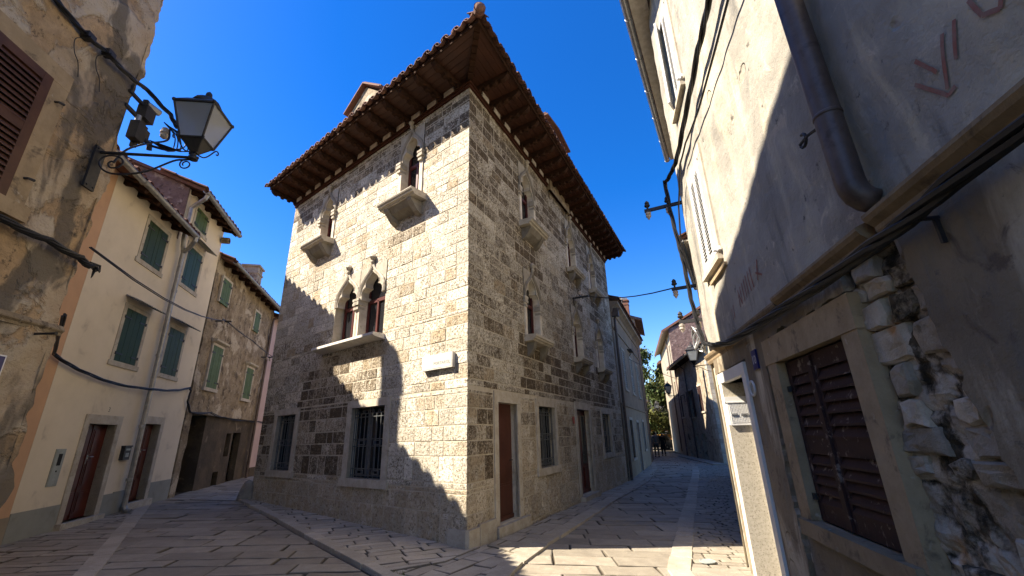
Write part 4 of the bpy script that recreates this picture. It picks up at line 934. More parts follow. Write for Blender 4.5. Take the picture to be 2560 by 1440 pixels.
# ---- wrought iron lanterns: the first one by the camera with all its parts, the others copies
kf = NM('frosted_lantern_glass', .45, 0, .5); kf.color((.62, .66, .68)); kf.b.inputs['Transmission Weight'].default_value = .75; kf.b.inputs['Roughness'].default_value = .35; M['frosted'] = kf.m
def spiral(c, ax, ay, r0, turns, ph, n=26, k=.82): return [c+(ax*math.cos(ph+2*math.pi*turns*i/n)+ay*math.sin(ph+2*math.pi*turns*i/n))*r0*(1-k*i/n) for i in range(n+1)]
def make_lantern(label, L=1.09):
    root = thing('street_lantern', (0, 0, 0), label, 'street lamp', 'iron bracket lanterns on the house walls'); X, Y, Z = Vector((1, 0, 0)), Vector((0, 1, 0)), Vector((0, 0, 1))
    W_ = WORLD
    one('wall_plate', M['iron'], root, lambda m: (m.box(W_, .0, .03, -.075, .075, -.52, .06), [m.lathe((.03, s*.045, z), X, [(.014, 0), (.01, .012)], 6) for s in (-1, 1) for z in (.03, -.48)]))
    def arm(m):
        m.tube([(.0, 0, 0), (L, 0, -.005), (L+.06, 0, -.005)], [.02, .018, .02], 8)
        m.curve([Vector((.36, 0, -.30)), Vector((.6, 0, -.24)), Vector((L-.22, 0, -.07)), Vector((L-.1, 0, -.045)), Vector((L, 0, -.03))], .013, 6)
        m.curve([(.30, 0, -.30), (.2, 0, -.29), (.1, 0, -.235), (.05, 0, -.15), (.075, 0, -.07), (.15, 0, -.035), (.26, 0, -.06), (.31, 0, -.13), (.27, 0, -.2), (.19, 0, -.21), (.15, 0, -.16), (.18, 0, -.12), (.215, 0, -.14)], .011, 6)
        m.tube([(.28, 0, -.30), (.4, 0, -.305)], .013, 6)
        m.tube(spiral(Vector((L-.07, 0, -.11)), X, Z, .075, 1.35, math.pi*.5, 22, .6), .009, 5)
        m.lathe((L, 0, -.05), Z, [(.02, 0), (.055, .015), (.055, .05), (.03, .07), (.03, .10)], 10)
    one('bracket_arm', M['iron'], root, arm)
    hb, ht, z0, z1 = .134, .238, .22, .69          # lower and upper half width, heights
    def sq(h, z, q=0): return [Vector((L+x*h, y*h, z)) for x, y in ((-1, -1), (1, -1), (1, 1), (-1, 1))]
    def cage(m):
        b, t = sq(hb, z0), sq(ht, z1)
        for i in range(4):
            m.tube([b[i], t[i]], .013, 6); m.tube([b[i], b[(i+1) % 4]], .014, 6); m.tube([t[i], t[(i+1) % 4]], .017, 6)
            m.lathe(t[i]-Vector((0, 0, .012)), Z, [(.02, 0), (.026, .015), (.02, .035)], 6)
        nb = sq(.035, .06); m.add(b+nb, [(i, (i+1) % 4, 4+(i+1) % 4, 4+i) for i in range(4)])
        for i in range(4):
            d = (b[i]-Vector((L, 0, z0))); d.z = 0; d.normalize(); c = Vector((L, 0, 0))
            m.curve([c+d*.03+Z*.06, c+d*.10+Z*.05, c+d*.15+Z*.10, c+d*.2+Z*.19, c+d*.225+Z*.22, c+d*.25+Z*.2, c+d*.245+Z*.165, c+d*.225+Z*.17], .009, 5)
    one('lantern_frame', M['iron'], root, cage)
    for i in range(4):
        b, t = sq(hb-.004, z0+.01), sq(ht-.006, z1-.01); q = [b[i], b[(i+1) % 4], t[(i+1) % 4], t[i]]; m = MB(); cen = Vector((L, 0, .5))
        m.add(q+[p+(Vector((L, 0, p.z))-p).normalized()*.006 for p in q], [(0, 1, 2, 3), (4, 5, 6, 7), (0, 1, 5, 4), (1, 2, 6, 5), (2, 3, 7, 6), (3, 0, 4, 7)]); m.build('glass_pane', M['frosted'], root)
    def cap(m):
        t, u = sq(ht+.012, z1+.012), sq(.15, z1+.12); m.add(t+u, [(i, (i+1) % 4, 4+(i+1) % 4, 4+i) for i in range(4)]+[(4, 5, 6, 7)])
        m.lathe((L, 0, z1+.11), Z, [(.17, 0), (.175, .02), (.15, .07), (.1, .11), (.04, .13), (.03, .15), (.042, .17), (.035, .22), (.012, .25)], 14)
    one('roof_cap', M['iron'], root, cap)
    one('lamp_holder', M['white_stone'], root, lambda m: (m.box(W_, L-.08, L+.08, -.06, .06, z0+.01, z0+.05), m.lathe((L, 0, z0+.05), Z, [(.03, 0), (.03, .08), (.05, .16), (.05, .2), (.02, .25)], 10)))
    return root
def dirang(v): return math.atan2(v.y, v.x)
lan0 = make_lantern('black iron bracket lantern with frosted panes on the crumbling near left wall')
lan0.location = FF.p(-.28, .04, 5.09); lan0.rotation_euler = (0, 0, dirang(FF.n))

# ---- cables and the junction on the near left house
def cable(name, label, pts, r, sag=0, strands=1, seed=1, cat='cable', group=None):
    rnd_ = random.Random(seed); m = MB(); P = [Vector(p) for p in pts]; out_ = []
    for i in range(len(P)-1):
        k = 6
        for j in range(k): t = j/k; q = P[i].lerp(P[i+1], t); q.z -= sag*4*t*(1-t); out_.append(q)
    out_.append(P[-1])
    for s in range(strands):
        ph = s*2*math.pi/max(1, strands)
        if strands == 1: m.tube(out_, r, 7)
        else: m.tube([p+Vector((math.cos(ph+i*.55)*r, math.sin(ph+i*.55)*r*.6, math.sin(ph+i*.55)*r)) for i, p in enumerate(out_)], r*.8, 6)
    return tag(m.build(name, M['cable']), label, cat, group)
cable('wall_cable', 'thick black cable slanting down the crumbling wall to the lantern junction', [FF.p(-3, .1, 6.1), FF.p(-1.36, .07, 6.29), FF.p(-.96, .07, 6.27), FF.p(-.65, .07, 6.33), FF.p(-.26, .07, 6.35), FF.p(.05, .1, 6.40), FF.p(.3, .3, 6.2), FF.p(.33, .42, 6.0)], .018, .012, 3, 2)
for (u, z, lb) in ((-.92, 6.27, 'upper black clamp box on the slanting wall cable'), (-.62, 6.33, 'lower black clamp box on the slanting wall cable')):
    m = MB(); m.box(FF, u-.055, u+.055, .03, .12, z-.03, z+.04); m.box(FF, u-.035, u+.035, .02, .135, z-.045, z-.02); m.curve([FF.p(u, .06, z-.03), FF.p(u-.1, .05, z-.15), FF.p(u-.06, .05, z-.3), FF.p(u+.02, .05, z-.38), FF.p(u+.1, .03, z-.52)], .005, 5)
    tag(m.build('cable_clamp', M['iron']), lb, 'cable clamp')
cable('cable_bundle', 'bundle of black cables along the crumbling wall above the ledge', [FF.p(-3.2, .1, 3.78), FF.p(-.97, .08, 3.75), FF.p(-.54, .09, 3.76), FF.p(-.1, .08, 3.74), FF.p(.06, .1, 3.69)], .022, .02, 5, 3)
m = MB()
for a in range(7): m.tube([FF.p(.02, .1, 3.72), FF.p(.1+.01*a, .1+.02*math.sin(a*2), 3.70+.035*math.cos(a*1.7)), FF.p(.12+.01*(a % 3), .1+.05*math.sin(a*2), 3.62+.06*math.cos(a*1.3))], [.02, .015, .004], 6)
tag(m.build('cable_end', M['cable']), 'frayed tape wrapped end of the cable bundle at the wall corner', 'cable end')
jn = thing('cable_junction', FF.p(.2, 0, 5.5), 'cluster of dark electric boxes and an insulator on brackets behind the lantern', 'junction')
one('bracket', M['iron'], jn, lambda m: (m.box(FF, -.1, .38, -.02, .02, 6.22, 6.26), m.box(FF, -.1, .3, -.02, .02, 5.98, 6.03), m.box(FF, .19, .24, -.03, .03, 5.55, 6.35)))
one('switch_box', M['iron'], jn, lambda m: (m.box(FF, .08, .25, -.02, .10, 5.62, 5.90)))
one('fuse_box', M['iron'], jn, lambda m: (m.box(FF, .16, .34, -.05, .08, 6.02, 6.24))); one('relay', M['iron'], jn, lambda m: (m.box(FF, .27, .36, .0, .06, 5.74, 5.9), m.tube([FF.p(.27, .05, 5.75), FF.p(.35, .1, 5.7), FF.p(.37, .1, 5.62)], .035, 8)))
one('conduit', M['zinc'], jn, lambda m: (m.tube([FF.p(.22, .0, 6.30), FF.p(.42, .05, 6.31)], .05, 10), m.tube([FF.p(.14, .02, 6.02), FF.p(.145, .02, 5.9)], .035, 8)))
one('insulator', M['porcelain'], jn, lambda m: m.lathe(FF.p(.40, .22, 5.90), (0, 0, 1), [(.02, -.05), (.045, -.03), (.055, 0), (.04, .02), (.06, .04), (.06, .07), (.04, .09), (.05, .11), (.02, .14)], 12))
def loops(m):
    r = random.Random(4)
    for i in range(6):
        a = FF.p(.33+r.uniform(-.05, .05), .25, 6.05); b = FF.p(.45, .35+.05*i, 5.75+r.uniform(-.05, .05)); c = FF.p(.30, .3+.03*i, 5.62); m.curve([a, a.lerp(b, .5)+Vector((.05, .04, .03)), b, b.lerp(c, .5)+Vector((.02, 0, -.05)), c, FF.p(.2, .2, 5.66)], .008, 5)
    m.curve([FF.p(.25, .16, 5.62), FF.p(.4, .3, 5.66), FF.p(.52, .4, 5.76)], .02, 6)
    m.curve([FF.p(-.05, .06, 5.12), FF.p(.0, .12, 5.35), FF.p(.12, .25, 5.55), FF.p(.3, .35, 5.75), FF.p(.36, .3, 5.98)], .014, 6)
one('wire_loops', M['cable'], jn, loops)
cable('street_wire', 'twisted black wire from the left corner past the white house', [FF.p(.03, .04, 3.93), FD.p(.58, .28, 5.24)], .011, .22, 2, 7)
cable('far_street_wire', 'twisted black wire along the rubble house front between two arms', [FD.p(.6, .3, 5.24), FD.p(2.7, .45, 5.06), FD.p(5.3, .45, 4.95), FD.p(7.5, .5, 4.9)], .011, .03, 2, 8)
cable('sagging_cable', 'black cable sagging across the white house front below the windows', [FF.p(.0, .02, 3.06), FW.p(-.4, .08, 3.09), FW.p(.31, .08, 2.93), FW.p(1.44, .08, 2.82), FW.p(2.65, .17, 2.84), FW.p(3.97, .08, 2.95), FW.p(4.75, .06, 3.10), FW.p(4.86, .06, 3.05), FW.p(4.80, .06, 2.75), FD.p(.02, .07, 2.47)], .017, .015, 3, 9)
cable('low_cable', 'black cable under the overhang of the rubble house', [FD.p(.02, .07, 2.47), FD.p(1.4, .06, 2.54), FD.p(2.5, .06, 2.44), FD.p(4.83, .06, 2.42), FD.p(6.1, .06, 2.44), FP.p(2.5, .06, 2.4)], .016, .03, 2, 10)
for (u, z, lb) in ((.58, 5.22, 'iron arm with insulators on the rubble house near the white house'), (5.3, 4.93, 'iron arm with insulators at the far end of the rubble house')):
    t = thing('insulator_arm', FD.p(u, 0, z), lb, 'insulator arm', 'insulator arms on the houses')
    one('arm', M['iron'], t, lambda m: (m.box(FD, u-.015, u+.015, .0, .45, z-.02, z+.02), m.box(FD, u-.25, u+.25, .28, .31, z-.015, z+.015)))
    for du in (-.2, .2): one('insulator', M['porcelain'], t, lambda m: m.lathe(FD.p(u+du, .295, z-.13), (0, 0, 1), [(.02, 0), (.045, .03), (.03, .05), (.045, .075), (.02, .11), (.008, .2)], 8))
# ================================================================== NEAR RIGHT HOUSE
FG = Frame((2.94, 6.23), 11.5, -1)
GC = .38
def right_plaster(name, lower=False):
    k = NM(name, .93, 0, .2)
    c = k.mix(k.ramp(k.noise(1.1, 6, .62), .35, .65), (.38, .35, .29), (.27, .25, .21)) if not lower else k.mix(k.ramp(k.noise(1.4, 6, .62), .35, .65), (.25, .20, .135), (.175, .138, .095))
    st = k.noise(1, 6, .62, k.map((2.0, 2.0, .55), (.0, .12, .3)), dist=.5)
    c = k.mix(k.ramp(st, .50, .66), c, (.50, .435, .32)); c = k.mix(k.ramp(st, .45, .30), c, (.17, .16, .14))
    c = k.mix(k.ramp(k.noise(3.6, 7, .7, dist=.6), .58, .68), c, (.50, .43, .33) if not lower else (.13, .10, .075))
    c = k.mix(k.ramp(k.noise(7, 6, .7), .62, .72), c, (.11, .10, .085)); k.color(c)
    chip = k.math('MULTIPLY', k.ramp(k.math('ADD', k.voro(1.9), k.math('MULTIPLY', k.noise(9, 3, .6), .10)), .20, .23, -1, 0), k.ramp(k.noise(1.7, 3, .5), .50, .56))
    k.color(k.mix(k.math('MULTIPLY', chip, -.45), c, (.36, .31, .23)))
    k.bump([(chip, .9, .03), (k.noise(2.5, 6, .65), .55, .06), (k.noise(16, 6, .7), .5, .02), (k.noise(70, 3, .6), .35, .005)]); return k.m
M['right_plaster'] = right_plaster('stained_grey_plaster'); M['right_plaster_low'] = right_plaster('brown_stained_plaster', True)
nr = thing('plastered_house', FG.p(-3, 0, -.1), 'tall stained grey plaster house on the right with louvred shutters and numbered 10', 'house')
wA, wB = (-1.13, -.47, 3.72, 5.25), (-1.02, -.40, 6.62, 8.45)
gwin = (-3.47, -2.27, .86, 2.18); gdoor = (-1.20, -.23, -.35, 2.20)
def nr_wall(m):
    def dz(u, z):
        f = 1
        if any(h[0]-.2 < u < h[1]+.2 and h[2]-.2 < z < h[3]+.2 for h in (wA, wB)): f = .2
        return (0, f*(mnoise.noise((u*.9, z*.9, 3.3))*.035+mnoise.noise((u*3.3, z*3.3, 8))*.014), 0)
    panel(m, FG, -6.5, GC, 2.62, 9.75, [(*wA, .22), (*wB, .22)], 0, .22, True, (1, 0, 0), .05, dz)
    panel(m, FG, -9, -6.5, -.5, 9.75, []); panel(m, FG, -6.5, GC, -.5, 2.62, [(*gwin, .25), (*gdoor, .34), (-4.85, -3.6, -.4, 2.6)], -.03, .25)
    c, e = FG.p(GC, 0, 0), FG.p(-9, 0, 0); f = [(c.x, c.y), (e.x, e.y), (e.x+7, e.y-2), (c.x+7, c.y+3)]
    m.add([(x, y, -.5) for x, y in f]+[(x, y, 9.75) for x, y in f], [(1, 2, 6, 5), (2, 3, 7, 6), (3, 0, 4, 7), (4, 5, 6, 7)])
one('wall', [M['right_plaster'], M['dark_inside']], nr, nr_wall)
# the lower walling: plaster coat with torn edges over bare rubble
def torn(pts, seed, amp=.035, step=.05):
    r = random.Random(seed); out_ = []
    for i in range(len(pts)):
        a, b = Vector(pts[i][:2]), Vector(pts[(i+1) % len(pts)][:2]); out_.append((a.x, a.y))
        if len(pts[i]) > 2:
            L = (b-a).length; k = int(L/step); n = Vector((-(b-a).y, (b-a).x)).normalized()
            for j in range(1, k): t = j/k; o = (mnoise.noise((t*L*4+seed, seed, 0))*2+r.uniform(-.5, .5))*amp; p = a.lerp(b, t)+n*o; out_.append((p.x, p.y))
    return out_
def poly_plate(m, fr, pts, v0, v1, col=(1, 0, 0)):
    k = len(pts); m.add([fr.p(u, v0, z) for u, z in pts]+[fr.p(u, v1, z) for u, z in pts], [tuple(range(k, 2*k))]+[(i, (i+1) % k, k+(i+1) % k, k+i) for i in range(k)], col)
def coat(m):
    # right of the bare strip
    poly_plate(m, FG, torn([(-6.5, -.4), (-4.78, -.4, 1), (-4.62, .8, 1), (-4.42, 1.25, 1), (-4.31, 1.75, 1), (-4.27, 2.1, 1), (-4.16, 2.62), (-6.5, 2.62)], 3, .05), -.04, .035)
    # between the window and the door, with the torn lower edge above both
    poly_plate(m, FG, torn([(-3.62, 2.62), (-3.62, 2.44, 1), (-1.98, 2.42, 1), (-1.95, 1.95, 1), (-1.86, 1.2, 1), (-1.95, -.4), (-1.36, -.4), (-1.36, 2.36), (-.06, 2.36), (-.06, -.4), (.10, -.4, 1), (.08, 2.62)], 5, .03), -.04, .028)
    poly_plate(m, FG, torn([(-3.72, -.4), (-2.06, -.4), (-2.04, .74), (-3.60, .74), (-3.66, .5, 1)], 8, .03), -.04, .026)
one('plaster_coat', M['right_plaster_low'], nr, coat)
def bare(m):
    r = random.Random(21)
    def stone(u0, u1, z0, z1, t, c):
        n = 5; vs = []
        for a in range(n+1):
            for b in range(n+1):
                x, y = a/n*2-1, b/n*2-1; e = max(abs(x), abs(y)); q = .86+.14*mnoise.noise((u0*9+x, z0*9+y, 2)); rr = (1-.16*(x*x*y*y))*q
                u = (u0+u1)/2+(u1-u0)/2*x*rr; z = (z0+z1)/2+(z1-z0)/2*y*rr
                v = -.05+(t+.03)*(1-e**5)+.02*mnoise.noise((u*11, z*11, 4))*(1-e**4)+.012*mnoise.noise((u*25, z*25, 9))
                vs.append(FG.p(u, v, z))
        m.add(vs, [(a*(n+1)+b, (a+1)*(n+1)+b, (a+1)*(n+1)+b+1, a*(n+1)+b+1) for a in range(n) for b in range(n)], c)
    n_u, n_z = 56, 110; vs = []; cs = []
    for a in range(n_u+1):
        for b in range(n_z+1):
            u = -4.95+1.45*a/n_u; z = -.4+3.02*b/n_z
            wu, wz = u+.05*mnoise.noise((u*3, z*3, 1)), z+.05*mnoise.noise((u*3, z*3, 6))
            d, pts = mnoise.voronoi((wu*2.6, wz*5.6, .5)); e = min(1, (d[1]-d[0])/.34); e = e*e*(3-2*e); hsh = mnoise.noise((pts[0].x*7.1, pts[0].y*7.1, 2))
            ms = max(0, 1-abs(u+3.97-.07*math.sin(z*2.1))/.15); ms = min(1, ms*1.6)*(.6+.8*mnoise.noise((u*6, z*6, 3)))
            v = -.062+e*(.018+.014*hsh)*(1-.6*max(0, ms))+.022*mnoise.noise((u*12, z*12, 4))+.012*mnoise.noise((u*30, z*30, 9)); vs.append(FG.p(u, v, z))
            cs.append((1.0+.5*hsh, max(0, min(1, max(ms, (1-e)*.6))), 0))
    base = len(m.v); m.v += vs; m.c += cs; fs = [(a*(n_z+1)+b, (a+1)*(n_z+1)+b, (a+1)*(n_z+1)+b+1, a*(n_z+1)+b+1) for a in range(n_u) for b in range(n_z)]
    m.f += [[i+base for i in f] for f in fs]; m.m += [0]*len(fs)
    z = -.38; rb = random.Random(77)
    while z < 2.55:      # bedded angular stones
        h = rb.uniform(.10, .25); u = -4.9+rb.uniform(0, .2)
        while u < -3.58:
            L = rb.uniform(.15, .42)*(1.2 if h > .18 else 1); j = lambda: rb.uniform(-.028, .028); um_ = u+L/2
            mossy = abs(um_+3.97-.07*math.sin((z+h/2)*2.1)) < .13
            if not (mossy and rb.random() < .7) and rb.random() < .93 and u+L < -3.56:
                o = [(u+.012+j(), z+.01+j()*.6), (um_+j(), z+.006+j()*.5), (u+L-.012+j(), z+.01+j()*.6), (u+L-.008+j()*.6, z+h*.5+j()), (u+L-.012+j(), z+h-.01+j()*.6), (um_+j(), z+h-.006+j()*.5), (u+.012+j(), z+h-.01+j()*.6), (u+.008+j()*.6, z+h*.5+j())]
                cx, cz = um_+j(), z+h/2+j(); t_ = rb.uniform(-.030, -.004); tu, tz = rb.uniform(-.07, .07), rb.uniform(-.08, .08); col = (rb.uniform(.7, 1.4), .55 if mossy else rb.uniform(0, .28), 0)
                f_ = lambda p, q, dv: FG.p(cx+(p[0]-cx)*q, t_+dv+(p[0]-cx)*tu+(p[1]-cz)*tz+.012*mnoise.noise((p[0]*17*q, p[1]*17, 5)), cz+(p[1]-cz)*q)
                vs = [FG.p(p[0], -.075, p[1]) for p in o]+[f_(p, .97, -.012) for p in o]+[f_(p, .82, .004+rb.uniform(-.003, .004)) for p in o]+[f_(p, .4, .006+rb.uniform(-.006, .006)) for p in o]
                m.add(vs, [(8*a_+i_, 8*a_+(i_+1) % 8, 8*a_+8+(i_+1) % 8, 8*a_+8+i_) for a_ in range(3) for i_ in range(8)]+[tuple(range(24, 32))], col)
            u += L
        z += h
    z = -.35
    while z < 2.45:      # ragged stones left of the window and by the door
        h = r.uniform(.14, .3)
        for (a, b) in ((-2.0, -1.8), (-1.45, -1.32)):
            if r.random() < .65: stone(a+r.uniform(-.03, .03), b+r.uniform(0, .05), z, z+h, r.uniform(.0, .03), (r.uniform(.55, 1.0), 0, 0))
        z += h+.02
def bare_mat():
    k = NM('bare_rubble_stones', .93, 0, .2); t = k.tint()
    c = k.mix(k.ramp(k.noise(4, 6, .7), .35, .65), (.46, .40, .31), (.33, .27, .19)); c = k.mix(k.ramp(k.noise(3, 5, .6), .60, .72), c, (.40, .23, .11)); c = k.mix(1.0, c, k.grey(t[0]), 'MULTIPLY')
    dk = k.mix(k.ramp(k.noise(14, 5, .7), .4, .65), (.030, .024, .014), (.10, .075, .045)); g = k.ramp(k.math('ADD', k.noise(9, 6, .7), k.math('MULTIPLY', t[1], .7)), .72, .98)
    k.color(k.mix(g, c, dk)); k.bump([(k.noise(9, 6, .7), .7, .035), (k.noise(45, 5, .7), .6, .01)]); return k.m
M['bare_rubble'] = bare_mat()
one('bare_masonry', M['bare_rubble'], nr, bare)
# string course in broken lengths
def course(m):
    pr = lambda k: [(-.05, 2.60), (.03, 2.60), (.05, 2.635), (.05, 2.66), (.085, 2.69), (.10, 2.715), (.10, 2.735), (.02, 2.77), (-.05, 2.78)]
    for (a, b, dz) in ((-9, -4.13, .0), (-4.05, -2.62, -.03), (-2.58, -1.0, -.05), (-1.0, GC+.02, -.06)): m.prism(FG, [(v*(1 if a < -2.6 else .7), z+dz) for v, z in pr(0)], 'u', a, b)
one('string_course', weathered('brown_moulded_string_course', (.30, .215, .125), (.22, .155, .09), 5, [((.09, .065, .045), 6, .55, .72)], bumps=((20, .5, .015),)), nr, course)
# ground floor shuttered window
wsm = MB(); u0, u1, z0, z1 = gwin
wsm.box(FG, u0-.2, u0, -.26, .045, z0-.02, z1+.005); wsm.box(FG, u1, u1+.22, -.26, .045, z0-.02, z1+.002, (.9, 0, 0)); wsm.box(FG, u0-.21, u1+.24, -.26, .052, z1, z1+.235, (1.0, 0, 0)); wsm.box(FG, u0-.16, u1+.16, -.26, .09, z0-.12, z0, (.8, 0, 0))
gsw = wsm.build('louvred_window', M['old_frame'], nr)
rr = random.Random(2); um = (u0+u1)/2+.08
for (a, b, v) in ((u0+.01, um-.004, -.02), (um+.004, u1-.01, -.03)):
    m = MB(); louver_leaf(m, FG, a, b, z0+.01, z1-.015, v, 17, .075, .03, .016, (0, .45, 1), rr, .13)
    if a < um-.1: m.box(FG, b-.035, b+.03, v, v+.02, z0+.02, z1-.03)
    m.build('louvred_shutter', M['brown_louver'], gsw)
for (z, u) in ((1.93, u1-.02), (1.05, u1-.02)): m = MB(); m.box(FG, u-.03, u+.10, -.02, .0, z-.025, z+.025); m.lathe(FG.p(u+.06, .0, z-.05), (0, 0, 1), [(.018, 0), (.018, .1)], 6); m.build('hinge', M['iron'], gsw)
# white marble doorway
du0, du1, dz0, dz1 = gdoor
dm = MB(); dm.box(FG, du0-.13, du0, -.35, .05, -.5, dz1); dm.box(FG, du1, du1+.12, -.35, .05, -.5, dz1+.002); dm.box(FG, du0-.14, du1+.13, -.35, .056, dz1, dz1+.13)
gd = dm.build('marble_doorway', M['marble'], nr)
one('door_leaf', M['white_paint'], gd, lambda m: (m.box(FG, du0, du1, -.34, -.30, -.3, dz1), m.box(FG, du0, du0+.06, -.30, -.24, -.3, dz1), m.box(FG, du1-.07, du1-.0, -.30, -.25, -.3, dz1), m.box(FG, du0+.12, du1-.15, -.30, -.29, 1.1, 2.0)))
one('terrazzo_reveal', M['granite'], gd, lambda m: (m.box(FG, du1-.012, du1+.02, -.245, .048, -.4, 1.66), m.box(FG, du1-.012, du1+.02, -.245, .048, 2.02, dz1)))
one('marble_band', M['marble'], gd, lambda m: m.box(FG, du1-.03, du1+.02, -.245, .052, 1.945, 2.018))
def mb_box(m):
    m.box(FG, du1-.03, du1+.02, -.24, .03, 1.66, 1.94)
    for i in range(13): m.box(FG, du1-.036, du1-.03, -.228+i*.019, -.219+i*.019, 1.68, 1.92)
    m.box(FG, du1-.042, du1-.03, -.245, .032, 1.648, 1.662); m.box(FG, du1-.042, du1-.03, -.245, .032, 1.936, 1.948)
lbx = one('letter_box', M['white_paint'], gd, mb_box)
one('slot', M['zinc'], lbx, lambda m: m.box(FG, du1-.046, du1-.036, -.20, -.12, 1.775, 1.795)); one('slot', M['zinc'], lbx, lambda m: m.box(FG, du1-.046, du1-.036, -.07, .0, 1.775, 1.80))
# plate and vent
np_ = thing('house_number_plate', FG.p(-1.73, .05, 2.2), 'small blue enamel plate with white number 10 beside the louvred window', 'number plate')
one('plate', M['blue_enamel'], np_, lambda m: (m.box(FG, -1.80, -1.66, .03, .05, 2.19, 2.39)))
tm = MB(); text_mb(tm, '10', .13, FG, -1.73, 2.245, .051, .002); tm.build('digits', M['white_enamel'], np_, fix=False)
vt = thing('round_vent', FG.p(-1.44, .03, 1.95), 'small round white vent grille on the wall right of the marble doorway', 'vent')
one('ring', M['white_paint'], vt, lambda m: m.lathe(FG.p(-1.44, .02, 2.02), FG.n, [(.085, 0), (.088, .02), (.08, .028), (.068, .026), (.066, .008)], 20))
one('slats', M['grey_box'], vt, lambda m: [m.box(FG, -1.44-math.sqrt(max(0, .064**2-d*d)), -1.44+math.sqrt(max(0, .064**2-d*d)), .03, .036, 2.02+d-.004, 2.02+d+.004) for d in [(-.055+i*.011) for i in range(11)]])
# upper shuttered windows
def upper_window(h, open_=0):
    u0, u1, z0, z1 = h; m = MB(); frame_rect(m, FG, u0, u1, z0, z1, .13, -.2, .03, None, .16, (1, 0, 0)); m.box(FG, u0-.14, u1+.14, -.2, .07, z0-.07, z0)
    r = m.build('shuttered_window', M['dressed'], nr); um = (u0+u1)/2
    one('window_frame', M['white_paint'], r, lambda m: (m.box(FG, u0, u0+.04, -.1, .055, z0, z1), m.box(FG, u1-.04, u1, -.1, .055, z0, z1), m.box(FG, u0, u1, -.1, .056, z1-.04, z1), m.box(FG, u0, u1, -.1, .056, z0, z0+.04)))
    for i, (a, b) in enumerate(((u0+.04, um-.003), (um+.003, u1-.04))):
        m = MB(); louver_leaf(m, FG, a, b, z0+.045, z1-.045, .055 if i == 0 else .052, 30, .055, .012, .008, (0, 1), None, .07)
        if open_ and i == 1:
            hp = FG.p(u1-.04, .04, 0); rot = Matrix.Rotation(R(-open_), 3, 'Z'); m.v = [Vector((*(hp+rot@(Vector((v.x, v.y, 0))-hp)).xy, v.z)) for v in m.v]
        m.build('louvred_shutter', M['white_paint'], r)
    for zz in (z0+.05, ): m = MB(); m.box(FG, u0-.2, u0-.03, .03, .06, zz-.02, zz+.03); m.lathe(FG.p(u0-.13, .06, zz), FG.n, [(.03, 0), (.025, .04), (.0, .06)], 8); m.build('shutter_stop', M['white_enamel'], r)
    return r
upper_window(wA); upper_window(wB, 28)
one('ledge_bar', M['old_frame'], nr, lambda m: m.box(FG, -1.42, -.62, .0, .05, 3.50, 3.545))
def gpipe(m):
    m.tube([FG.p(-4.12, .11, 9.6), FG.p(-4.14, .11, 6), FG.p(-4.15, .11, 2.96), FG.p(-4.152, .105, 2.91), FG.p(-4.154, .09, 2.865), FG.p(-4.156, .06, 2.83), FG.p(-4.157, .02, 2.81)], [.076]*5+[.074, .072], 16)
    m.lathe(FG.p(-4.15, .11, 3.42), (0, 0, 1), [(.077, 0), (.081, .004), (.081, .022), (.077, .026)], 16)
one('downpipe', M['rust'], nr, gpipe, True)
hk = one('iron_hook', M['iron'], nr, lambda m: m.tube([FG.p(-4.02, .12, 3.44), FG.p(-3.95, .14, 3.45)]+[FG.p(-3.88+.045*math.cos(a), .14, 3.46+.045*math.sin(a)) for a in [R(t) for t in range(0, -300, -30)]], .011, 6))
def strokes(mb_, S, wd):
    for (a, b) in S:
        A, B_ = Vector(a), Vector(b); d = (B_-A).normalized(); n = Vector((-d.y, d.x))*wd/2; k = 5; pts = []
        def off(u, z): return .005+mnoise.noise((u*.9, z*.9, 3.3))*.035+mnoise.noise((u*3.3, z*3.3, 8))*.014
        L_ = [A.lerp(B_, i/k) for i in range(k+1)]
        top_ = [p+n*(1+.25*mnoise.noise((p.x*30, p.y*30, 1))) for p in L_]; bot = [p-n*(1+.25*mnoise.noise((p.x*30, p.y*30, 6))) for p in L_]
        vs = [FG.p(p.x, off(p.x, p.y), p.y) for p in top_+bot]; mb_.add(vs, [(i, i+1, k+2+i, k+1+i) for i in range(k)])
g1 = MB(); S1 = [((-1.45+i*-.0, 0), (0, 0)) for i in range(0)]
for i in range(7): x = -1.55-i*.085; S1.append(((x, 2.92+.012*i), (x-.015, 3.12+.015*i)))
S1 += [((-1.55, 3.12), (-1.63, 2.95)), ((-2.2, 3.02), (-2.32, 3.2)), ((-2.2, 3.1), (-2.34, 3.03)), ((-1.2, 2.85), (-1.2, 3.0)), ((-1.28, 2.86), (-1.3, 3.02))]
strokes(g1, S1, .022); gr1 = tag(g1.build('red_graffiti', M['graffiti'], fix=False), 'faded row of red painted strokes above the string course near the shadow edge', 'graffiti')
g2 = MB(); strokes(g2, [((-4.66, 3.17), (-4.78, 2.99)), ((-4.78, 2.99), (-4.83, 3.0)), ((-4.72, 3.26), (-4.79, 3.12)), ((-4.79, 3.02), (-4.89, 3.24)), ((-4.89, 3.09), (-4.96, 3.24)), ((-5.04, 3.25), (-5.06, 3.14)), ((-5.06, 3.14), (-5.12, 3.10)), ((-5.12, 3.10), (-5.16, 3.16))], .02)
tag(g2.build('red_graffiti', M['graffiti'], fix=False), 'red spray painted letters high on the shaded wall at the top right', 'graffiti')
